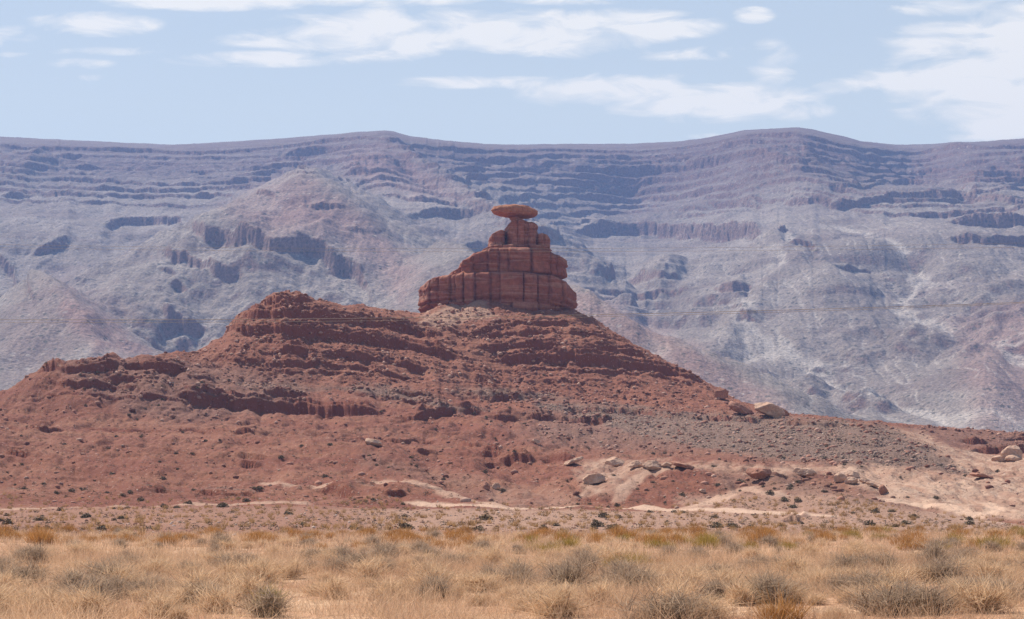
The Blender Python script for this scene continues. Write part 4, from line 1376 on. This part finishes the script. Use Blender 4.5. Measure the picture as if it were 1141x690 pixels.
def ribbons(n, seed, base_r, up, spread, length, width, segs, c0, c1, curl=0.3, vary=0.3, tipw=0.3, cvar=0.25):
    """n curved flat twigs growing out of a small base disc"""
    r = np.random.default_rng(seed)
    az = r.random(n) * 2 * np.pi
    br = base_r * np.sqrt(r.random(n))
    b = np.stack([np.cos(az) * br, np.sin(az) * br, np.zeros(n)], -1)
    el_ = np.clip(r.normal(up, spread, n), 0.05, 1.55)
    az2 = az + r.normal(0, 0.6, n)
    d = np.stack([np.cos(az2) * np.cos(el_), np.sin(az2) * np.cos(el_), np.sin(el_)], -1)
    L = length * (1 + vary * (r.random(n) * 2 - 1.3))
    side = np.stack([-np.sin(az2), np.cos(az2), np.zeros(n)], -1)
    ra = r.random(n) * np.pi
    nn = np.cross(d, side)
    wv = side * np.cos(ra)[:, None] + nn * np.sin(ra)[:, None]
    bend = r.normal(0, curl, (n, 3))
    bend[:, 2] = np.abs(bend[:, 2]) * 0.6
    Vs, Cs = [], []
    shade = 1 + cvar * (r.random(n) * 2 - 1)
    mixr = r.random(n)
    for k in range(segs + 1):
        t = k / segs
        c = b + d * (L * t)[:, None] + bend * (L * t * t)[:, None]
        wd = width * (1 - (1 - tipw) * t)
        Vs.append(c - wv * wd / 2)
        Vs.append(c + wv * wd / 2)
        cc = (np.array(c0)[None] * (1 - mixr[:, None]) + np.array(c1)[None] * mixr[:, None]) * shade[:, None]
        Cs.append(cc)
        Cs.append(cc)
    V = np.stack(Vs, 1)
    C = np.stack(Cs, 1)
    m = 2 * (segs + 1)
    q = np.array([[2 * k, 2 * k + 1, 2 * k + 3, 2 * k + 2] for k in range(segs)])
    Q = (q[None] + (np.arange(n) * m)[:, None, None]).reshape(-1, 4)
    return V.reshape(-1, 3), Q, C.reshape(-1, 3)


def make_me(name, packs, mat):
    Vs, Qs, Cs = [], [], []
    o = 0
    for V, Q, C in packs:
        Vs.append(V)
        Qs.append(Q + o)
        Cs.append(C)
        o += len(V)
    V = np.concatenate(Vs)
    me = mesh_np(name, V, np.concatenate(Qs), [mat])
    vcol(me, 'tint', np.concatenate(Cs))
    return me


def offset_pack(p, off, s=1.0):
    return (p[0] * s + np.array(off)[None], p[1], p[2])

# unit plants, about 1 m across
def twiggy(seed, c0, c1, n=520, up=0.75, wid=0.015):
    packs = [ribbons(n // 5, seed, 0.12, up, 0.42, 0.40, wid, 3, c0, c1, 0.4, 0.4)]
    r = np.random.default_rng(seed + 1)
    for k in range(64):      # side sprays fill an uneven dome
        a, e_ = r.random() * 6.28, r.uniform(0.05, 1.45)
        rr = r.uniform(0.12, 0.40) * (1 + 0.35 * math.sin(a * 2 + seed))
        packs.append(offset_pack(ribbons(n // 24, seed + 10 + k, 0.06, 0.7, 0.6, 0.19, wid * 0.7, 2, c0, c1, 0.6, 0.4),
                                 (math.cos(a) * math.cos(e_) * rr, math.sin(a) * math.cos(e_) * rr, math.sin(e_) * rr)))
    return packs

def brushy(seed, c0, c1, n=620, h=0.62):
    packs = []
    r = np.random.default_rng(seed + 3)
    for k in range(9):
        a, rr = r.random() * 6.28, 0.36 * math.sqrt(r.random())
        packs.append(offset_pack(ribbons(n // 9, seed + k, 0.10, 1.15, 0.22, h * (1.05 - 1.3 * rr) * r.uniform(0.8, 1.15), 0.013, 2, c0, c1, 0.16, 0.35),
                                 (math.cos(a) * rr, math.sin(a) * rr, 0)))
    return packs

def leafy(seed, c0, c1, n=260):
    r = np.random.default_rng(seed)
    p = r.normal(0, 1, (n, 3))
    p /= np.linalg.norm(p, axis=1)[:, None]
    p *= (r.random(n) ** 0.4)[:, None] * np.array([0.5, 0.5, 0.42])
    p[:, 2] = np.abs(p[:, 2]) * 1.2
    p *= (1 + 0.3 * noise2(p[:, 0] * 3 + seed, p[:, 1] * 3, seed))[:, None]
    a = r.normal(0, 1, (n, 3))
    a /= np.linalg.norm(a, axis=1)[:, None]
    b = np.cross(a, r.normal(0, 1, (n, 3)))
    b /= np.linalg.norm(b, axis=1)[:, None]
    s = 0.075
    V = np.stack([p - a * s, p + b * s * 0.7, p + a * s, p - b * s * 0.7], 1).reshape(-1, 3)
    Q = np.arange(n * 4).reshape(-1, 4)
    m = r.random(n)[:, None]
    C = np.repeat((np.array(c0)[None] * (1 - m) + np.array(c1)[None] * m) * r.uniform(0.7, 1.3, (n, 1)), 4, axis=0)
    return [(V, Q, C)]

def stems(seed, c0=(0.10, 0.065, 0.045), c1=(0.16, 0.11, 0.08)):
    return [ribbons(34, seed, 0.10, 0.8, 0.4, 0.30, 0.028, 3, c0, c1, 0.4, 0.4)]

KINDS = {
    'grey_shrub': dict(cat='shrub', mk=lambda s: twiggy(s, (0.26, 0.18, 0.125), (0.52, 0.39, 0.28)), mat=M_TWIG, nv=5),
    'straw_shrub': dict(cat='shrub', mk=lambda s: twiggy(s, (0.56, 0.37, 0.22), (0.72, 0.53, 0.35), 420, 0.85), mat=M_TWIG, nv=5),
    'rust_shrub': dict(cat='shrub', mk=lambda s: brushy(s, (0.34, 0.15, 0.045), (0.52, 0.28, 0.10)), mat=M_TWIG, nv=4),
    'green_shrub': dict(cat='shrub', mk=lambda s: brushy(s, (0.25, 0.175, 0.035), (0.42, 0.28, 0.08)), mat=M_TWIG, nv=4),
    'yellow_shrub': dict(cat='shrub', mk=lambda s: twiggy(s, (0.36, 0.27, 0.09), (0.50, 0.40, 0.16), 520, 1.0), mat=M_TWIG, nv=1),
    'dark_shrub': dict(cat='shrub', mk=lambda s: leafy(s, (0.11, 0.088, 0.058), (0.25, 0.195, 0.13)), mat=M_LEAF, nv=4),
}
for k, (nm, K) in enumerate(KINDS.items()):
    K['me'] = [make_me('twigs' if nm != 'dark_shrub' else 'foliage', K['mk'](500 + 50 * k + j), K['mat']) for j in range(K['nv'])]
    K['st'] = [make_me('stems', stems(900 + 50 * k + j, *(((0.10, 0.065, 0.045), (0.16, 0.11, 0.08)) if nm != 'straw_shrub' else ((0.2, 0.13, 0.085), (0.3, 0.2, 0.14)))), M_STEM) for j in range(2)]
    K['n'] = 0

def plant(kind, loc, width, height, label, group, parts=False):
    K = KINDS[kind]
    j = K['n']
    K['n'] += 1
    me = K['me'][j % K['nv']]
    rz = random.uniform(0, 6.28)
    if parts:
        o = empty(kind, loc)
        a = link('twigs', me, o)
        b_ = link('stems', K['st'][j % 2], o)
    else:
        o = link(kind, me)
        o.location = loc
    o.rotation_euler = (0, 0, rz)
    o.scale = (width, width, height)
    tag(o, label, 'shrub', group)
    return o

def plain_point(px, py, Y=None):
    """point of the near plain seen at this pixel"""
    h = hit(px, py)
    return h

NEARP = [  # kind, px, py base, width px, height px, label
    ('grey_shrub', 212, 641, 34, 22, 'grey bush with a very dark base on the left plain'),
    ('grey_shrub', 241, 618, 22, 16, 'small round pale grey bush on the far left plain'),
    ('yellow_shrub', 297, 686, 34, 40, 'yellow-green bush with dark forked stems at the bottom edge'),
    ('grey_shrub', 297, 686, 58, 42, 'dry twiggy bush wrapped around the yellow-green bush at the bottom edge'),
    ('grey_shrub', 486, 668, 50, 36, 'grey upright twiggy bush low in the middle of the plain'),
    ('grey_shrub', 545, 652, 36, 30, 'grey-brown bush, left one of a touching pair in the middle of the plain'),
    ('grey_shrub', 575, 655, 44, 30, 'grey-brown bush, right one of a touching pair in the middle of the plain'),
    ('grey_shrub', 745, 694, 96, 42, 'wide dark grey bush cut by the bottom edge right of centre'),
    ('grey_shrub', 643, 633, 30, 18, 'brown bush with a dark base left of the long green row of bushes'),
    ('grey_shrub', 850, 634, 36, 22, 'grey bush with a blackish base on the right plain'),
    ('grey_shrub', 940, 638, 38, 24, 'dark-based brown bush beside a patch of bare red soil'),
    ('straw_shrub', 903, 640, 22, 13, 'small round golden tan cushion bush on the right plain'),
    ('grey_shrub', 985, 684, 90, 44, 'largest grey-brown bush low on the right side of the plain'),
    ('grey_shrub', 1035, 684, 70, 40, 'bleached branching bush touching the largest bush on its right'),
    ('grey_shrub', 1052, 650, 52, 34, 'brownish feathery bush behind the largest bush on the right'),
    ('grey_shrub', 1122, 672, 50, 34, 'grey bush with a dark core near the right edge'),
    ('rust_shrub', 872, 694, 56, 34, 'dense rust-green brush clump cut by the bottom edge on the right'),
    ('grey_shrub', 120, 652, 60, 36, 'wide brown-grey bush in the left foreground'),
    ('rust_shrub', 135, 655, 22, 24, 'ochre upright bush beside the wide brown-grey bush on the left'),
    ('rust_shrub', 40, 640, 20, 18, 'ochre tuft above the dead branches at the left edge'),
    ('grey_shrub', 80, 668, 44, 26, 'short dark-stemmed bush in the lower left foreground'),
    ('grey_shrub', 100, 676, 30, 18, 'small brown dead bush near the lower left corner'),
    ('green_shrub', 664, 636, 22, 15, 'green bush at the left end of the long green row'),
    ('green_shrub', 680, 637, 24, 18, 'second green bush of the long green row'),
    ('green_shrub', 697, 635, 26, 22, 'middle and tallest green bush of the long green row'),
    ('green_shrub', 713, 633, 24, 20, 'fourth green bush of the long green row'),
    ('rust_shrub', 735, 631, 26, 16, 'ochre bush at the right end of the long green row'),
    ('green_shrub', 592, 616, 24, 14, 'left green bush of the group on the far middle plain'),
    ('green_shrub', 614, 620, 28, 20, 'brightest green bush of the group on the far middle plain'),
    ('green_shrub', 635, 611, 24, 14, 'right green bush of the group on the far middle plain'),
    ('green_shrub', 730, 611, 24, 14, 'olive bush among rust bushes right of the green group'),
    ('green_shrub', 982, 594, 34, 10, 'low olive bush alone at the far edge of the right plain'),
    ('green_shrub', 1050, 615, 26, 12, 'olive and rust bush right of the dark rust bush pair'),
    ('rust_shrub', 1012, 613, 18, 13, 'dark rust bush, left one of a pair on the far right plain'),
    ('rust_shrub', 1026, 613, 14, 12, 'dark rust bush, right one of a pair on the far right plain'),
    ('green_shrub', 1104, 612, 28, 20, 'bright green bush on the far right plain'),
]
for kd, px, py, wpx, hpx, lb in NEARP:
    h = hit(px, min(py, 700))
    if h is None:
        continue
    s = h.y / F
    plant(kd, h - Vector((0, 0, 0.03)), wpx * s * 1.15, hpx * s * 1.45, lb, None, parts=True)

def zone_word(px):
    return 'left' if px < 380 else ('middle' if px < 760 else 'right')

def fill(kind, N, y0, y1, wfun, w0, w1, aspect, label, group, seed, plain=True):
    r = np.random.default_rng(seed)
    sel = (yy > y0) & (yy < y1) & (vpx > -40) & (vpx < 1185)
    wgt = np.where(sel, wfun(), 0)
    pick = r.choice(len(vis_ids), N, replace=False, p=wgt / wgt.sum())
    for q_ in pick:
        i = vis_ids[q_]
        wd = w0 * (w1 / w0) ** r.random()
        plant(kind, Vector((float(XR[i]), float(YR[i]), float(ZR[i]) - 0.03)), wd, wd * aspect * r.uniform(0.8, 1.25),
              label.replace('{z}', zone_word(vpx[q_])), group.replace('{z}', zone_word(vpx[q_])), parts=(YR[i] < 45 and kind != 'dark_shrub'))

clump = lambda sc, sd: np.clip(0.35 + 1.6 * fbm(XR[vis_ids] / sc, yy / (sc * 0.7), 3, sd), 0.02, 2)
fill('straw_shrub', 280, 30, 125, lambda: clump(5, 410), 0.55, 1.35, 0.75,
     'pale straw-coloured dry bush among the grasses on the {z} plain', 'straw bushes on the {z} plain', 1)
fill('grey_shrub', 150, 33, 135, lambda: clump(6, 420), 0.6, 1.5, 0.78,
     'weathered grey twiggy bush among the straw on the {z} plain', 'grey twiggy bushes on the {z} plain', 2)
fill('rust_shrub', 250, 75, 150, lambda: clump(7, 430) ** 2 * sstep(70, 110, yy), 0.6, 1.6, 0.8,
     'rust-orange brush clump in the band at the far edge of the {z} plain', 'rust-orange brush on the {z} plain', 3)
fill('green_shrub', 42, 80, 150, lambda: clump(6, 440) ** 2 * (vpx > 560), 0.6, 1.5, 0.75,
     'olive-green brush clump among the rust bushes on the {z} plain', 'olive brush on the {z} plain', 4)
fill('dark_shrub', 60, 150, 262, lambda: clump(12, 450) ** 1.5 * (1 - zA[:, 3]) * (1.2 - 0.7 * sstep(400, 700, vpx)), 0.6, 1.7, 0.75,
     'low dark desert shrub on the pinkish flat before the dirt road, {z} part', 'dark shrubs on the {z} flat before the road', 5)
fill('dark_shrub', 205, 262, 640, lambda: clump(12, 460) ** 1.5 * (1 - zA[:, 3]) * (1 - 0.8 * zA[:, 0]) * (1 - 0.75 * zB[:, 2]), 0.6, 1.5, 0.8,
     'small dark shrub dotted on the red slopes of the hill, {z} part', 'dark shrubs on the {z} red slopes', 6)


def scatter_small(name, label, N, wgt, packs, s0, s1, mat, seed, cat):
    r = np.random.default_rng(seed)
    pick = r.choice(len(vis_ids), N, p=wgt / wgt.sum())
    idx = vis_ids[pick]
    P = np.stack([XR[idx], YR[idx], ZR[idx] - 0.03], -1)
    Vs, Qs, Cs = [], [], []
    o = 0
    grp = r.integers(0, len(packs), N)
    for g in range(len(packs)):
        V0, Q0, C0 = packs[g]
        m = grp == g
        n = int(m.sum())
        s = s0 * (s1 / s0) ** r.random(n)
        a = r.random(n) * 6.28
        ca, sa = np.cos(a)[:, None], np.sin(a)[:, None]
        x = V0[None, :, 0] * ca - V0[None, :, 1] * sa
        y = V0[None, :, 0] * sa + V0[None, :, 1] * ca
        z = np.broadcast_to(V0[None, :, 2], x.shape)
        V = np.stack([x, y, z], -1) * s[:, None, None] + P[m][:, None, :]
        Vs.append(V.reshape(-1, 3))
        Qs.append((Q0[None] + (np.arange(n) * len(V0))[:, None, None]).reshape(-1, 4) + o)
        Cs.append((C0[None] * r.uniform(0.75, 1.3, (n, 1, 1))).reshape(-1, 3))
        o += n * len(V0)
    me = mesh_np(name, np.concatenate(Vs), np.concatenate(Qs), [mat])
    vcol(me, 'tint', np.concatenate(Cs))
    tag(link(name, me), label, cat, kind='stuff')

mini = [leafy(700 + k, (0.11, 0.09, 0.06), (0.23, 0.18, 0.12), 34)[0] for k in range(3)]
mini = [(V * np.array([1, 1, 1]) , Q, C) for V, Q, C in mini]
scatter_small('scrub', 'tiny dark scrub plants sprinkled over the slopes and flats', 5200,
              np.where((yy > 150) & (yy < 660), clump(10, 470) * (1 - zA[:, 3]) * (1 - 0.8 * zA[:, 0]) * (1 - 0.7 * zB[:, 2]), 0), mini, 0.3, 0.95, M_LEAF, 8, 'scrub')
rmini = [ribbons(40, 720 + k, 0.3, 1.2, 0.25, 0.6, 0.05, 1, (0.34, 0.19, 0.08), (0.46, 0.30, 0.15)) for k in range(3)]
scatter_small('dry_tufts', 'small ochre grass tufts sprinkled over the flat before the road', 1500,
              np.where((yy > 140) & (yy < 275), clump(9, 480) * (1 - zA[:, 3]), 0), rmini, 0.3, 0.8, M_TWIG, 9, 'grass tufts')

# straw grass: denser near the camera
def grass():
    r = np.random.default_rng(77)
    packs_n = [ribbons(15, 740 + k, 0.10, 1.0, 0.35, 0.31, 0.0065, 2, (0.58, 0.385, 0.235), (0.76, 0.56, 0.38), 0.35, 0.5) for k in range(5)]
    packs_f = [ribbons(11, 760 + k, 0.16, 1.0, 0.35, 0.29, 0.015, 1, (0.58, 0.385, 0.235), (0.74, 0.54, 0.37), 0.3, 0.5) for k in range(4)]
    Vs, Qs, Cs = [], [], []
    o = 0
    for packs, ya, yb, N in ((packs_n, 24, 62, 25000), (packs_f, 62, 145, 33000)):
        Y = np.sqrt(r.uniform(ya ** 2, yb ** 2, N))
        U = r.uniform(-0.33, 0.33, N)
        X = U * Y
        dn = fbm(X / 3.2, Y / 3.2, 3, 501)
        keep = r.random(N) < np.clip(0.36 + 1.9 * dn, 0.03, 1)
        Y, X, U = Y[keep], X[keep], U[keep]
        # heights from the grid by bilinear lookup
        ci = np.clip(np.searchsorted(uc, U), 1, len(uc) - 1)
        Z = np.zeros(len(Y))
        col0 = YF[:, ci[0]]
        ri = np.searchsorted(YF[:, len(uc) // 2], Y)      # rows share depth in this part of the loft
        ri = np.clip(ri, 1, YF.shape[0] - 1)
        ya_, yb_ = YF[ri - 1, ci], YF[ri, ci]
        f = np.clip((Y - ya_) / np.maximum(yb_ - ya_, 1e-6), 0, 1)
        Z = ZF[ri - 1, ci] * (1 - f) + ZF[ri, ci] * f
        g = r.integers(0, len(packs), len(Y))
        for k in range(len(packs)):
            V0, Q0, C0 = packs[k]
            m = g == k
            n = int(m.sum())
            s = r.uniform(0.55, 1.35, n)
            a = r.random(n) * 6.28
            ca, sa = np.cos(a)[:, None], np.sin(a)[:, None]
            x = (V0[None, :, 0] * ca - V0[None, :, 1] * sa) * s[:, None] + X[m][:, None]
            y = (V0[None, :, 0] * sa + V0[None, :, 1] * ca) * s[:, None] + Y[m][:, None]
            z = V0[None, :, 2] * s[:, None] + Z[m][:, None] - 0.02
            Vs.append(np.stack([x, y, z], -1).reshape(-1, 3))
            Qs.append((Q0[None] + (np.arange(n) * len(V0))[:, None, None]).reshape(-1, 4) + o)
            patch = 0.5 + 0.5 * np.clip(2.2 * fbm(X[m] / 8, Y[m] / 8, 2, 502), -1, 1)
            tnt = (np.array([1.0, 1.0, 1.0])[None] * patch[:, None] + np.array([0.80, 0.74, 0.72])[None] * (1 - patch[:, None])) * r.uniform(0.75, 1.2, (n, 1))
            Cs.append((C0[None] * tnt[:, None, :]).reshape(-1, 3))
            o += n * len(V0)
    me = mesh_np('grass', np.concatenate(Vs), np.concatenate(Qs), [M_TWIG])
    vcol(me, 'tint', np.concatenate(Cs))
    tag(link('grass', me), 'dry straw-coloured grass covering the desert plain in front', 'grass', kind='stuff')
grass()

# dead branches on the ground
def dead(label, px, py, wpx, hpx, seed):
    h = hit(px, py)
    s = h.y / F
    V, Q, C = ribbons(70, seed, 0.42, 0.25, 0.25, 0.45, 0.03, 3, (0.07, 0.05, 0.04), (0.17, 0.12, 0.10), 0.3, 0.5)
    o = link('dead_branches', make_me('dead_branches', [(V, Q, C)], M_STEM))
    o.location = h
    o.scale = (wpx * s, wpx * s * 0.7, hpx * s * 2.4)
    tag(o, label, 'dead branches')
dead('heap of blackened dead branches on the straw at the left edge', 18, 650, 50, 12, 31)
dead('small heap of dark dead twigs beside a low brown bush, left of centre', 248, 652, 22, 8, 32)

# ------------------------------------------------------------------ power lines
M_WIRE, nt, b = new_mat('dull_wire', 0.6, 0.3)
b.inputs['Base Color'].default_value = (0.30, 0.25, 0.20, 1)
def wire(label, pts, Y, rad):
    P = np.array(pts, float)
    co = np.polyfit(P[:, 0], P[:, 1], 2)
    V, Q = [], []
    xs = np.linspace(-700, 1850, 90)
    for x in xs:
        p = pt(x, float(np.polyval(co, x)), Y)
        for k in range(5):
            a = k * 2 * math.pi / 5
            V.append((p.x, p.y + rad * math.cos(a), p.z + rad * math.sin(a)))
    me = mesh_np('power_line', V, grid_quads(len(xs), 5, True), [M_WIRE])
    tag(link('power_line', me), label, 'power line', 'power lines crossing the view')
wire('uppermost thin wire, crossing in front of the tower under its upper blocks', [(0, 272.5), (285, 276.6), (570, 277.2), (855, 275), (1141, 271)], 160, 0.011)
wire('second wire from the top, just under the uppermost one', [(0, 276), (285, 279.8), (570, 280.6), (855, 279), (1141, 275.5)], 162, 0.011)
wire('third wire from the top, crossing the red ledges at the foot of the tower', [(0, 356), (285, 356.5), (570, 352), (855, 346), (1141, 337)], 150, 0.021)
wire('lowest wire, just below the third and merging with it to the right', [(0, 359), (285, 359.6), (570, 355), (855, 347.6), (1141, 338.6)], 152, 0.015)


# ------------------------------------------------------------------ two hikers far up on the knob
def flat_mat(name, c):
    m, nt, b = new_mat(name, 0.9)
    b.inputs['Base Color'].default_value = (*c, 1)
    return m
M_SKIN = flat_mat('skin', (0.45, 0.25, 0.17))
def person(label, px, py, shirt, trousers, hair, turn, ymax=560):
    h = hit(px, py, ymax)
    root = empty('person', h)
    root.rotation_euler = (0, 0, turn)
    tag(root, label, 'person', 'hikers on the knob')
    def skin(name, joints, edges, mat, head=False):
        me = bpy.data.meshes.new(name)
        me.from_pydata([j[:3] for j in joints], edges, [])
        o = link(name, me, root)
        mod = o.modifiers.new('skin', 'SKIN')
        for v, j in zip(me.skin_vertices[0].data, joints):
            v.radius = (j[3], j[3] * (j[4] if len(j) > 4 else 1))
        me.skin_vertices[0].data[0].use_root = True
        sub = o.modifiers.new('sub', 'SUBSURF')
        sub.levels = sub.render_levels = 1
        me.materials.append(mat)
        return o
    body = [(0, 0, 0.95, .13, .8), (0, 0, 1.15, .12, .8), (0, 0, 1.38, .15, .7), (0, 0, 1.5, .06), (0, 0, 1.57, .055), (0, -.01, 1.66, .10), (0, 0, 1.75, .07),
            (.09, 0, .88, .095), (.11, -.03, .5, .065), (.12, 0, .09, .045), (.12, -.14, .04, .035),
            (-.09, 0, .88, .095), (-.13, -.06, .5, .065), (-.15, .02, .09, .045), (-.15, -.12, .04, .035),
            (.19, 0, 1.40, .06), (.25, -.03, 1.13, .045), (.24, -.16, .92, .035), (.24, -.22, .86, .025),
            (-.19, 0, 1.40, .06), (-.26, .02, 1.13, .045), (-.25, -.08, .90, .035), (-.25, -.12, .83, .025)]
    ed = [(0, 1), (1, 2), (2, 3), (3, 4), (4, 5), (5, 6), (0, 7), (7, 8), (8, 9), (9, 10), (0, 11), (11, 12), (12, 13), (13, 14),
          (2, 15), (15, 16), (16, 17), (17, 18), (2, 19), (19, 20), (20, 21), (21, 22)]
    skin('body', body, ed, M_SKIN)
    skin('shirt', [(0, 0, 1.0, .16, .8), (0, 0, 1.2, .15, .8), (0, 0, 1.40, .17, .7), (.2, 0, 1.40, .08), (.24, -.02, 1.2, .065), (-.2, 0, 1.40, .08), (-.25, .01, 1.2, .065)],
         [(0, 1), (1, 2), (2, 3), (3, 4), (2, 5), (5, 6)], shirt)
    skin('trousers', [(0, 0, 0.95, .155, .85), (.09, 0, .86, .115), (.11, -.03, .5, .085), (.12, 0, .12, .065), (-.09, 0, .86, .115), (-.13, -.06, .5, .085), (-.15, .02, .12, .065)],
         [(0, 1), (1, 2), (2, 3), (0, 4), (4, 5), (5, 6)], trousers)
    skin('hair', [(0, .03, 1.70, .10), (0, .02, 1.76, .08)], [(0, 1)], hair)
person('hiker in a white shirt and dark trousers standing on the rubble of the knob', 189.3, 431, flat_mat('white_cloth', (0.75, 0.75, 0.75)), flat_mat('dark_cloth', (0.03, 0.03, 0.04)), flat_mat('dark_hair', (0.03, 0.02, 0.015)), 0.3)
person('hiker in teal clothes standing to the right of the one in white', 193.0, 431, flat_mat('teal_cloth', (0.08, 0.20, 0.22)), flat_mat('black_cloth', (0.015, 0.02, 0.025)), flat_mat('brown_hair', (0.05, 0.03, 0.02)), -0.5)
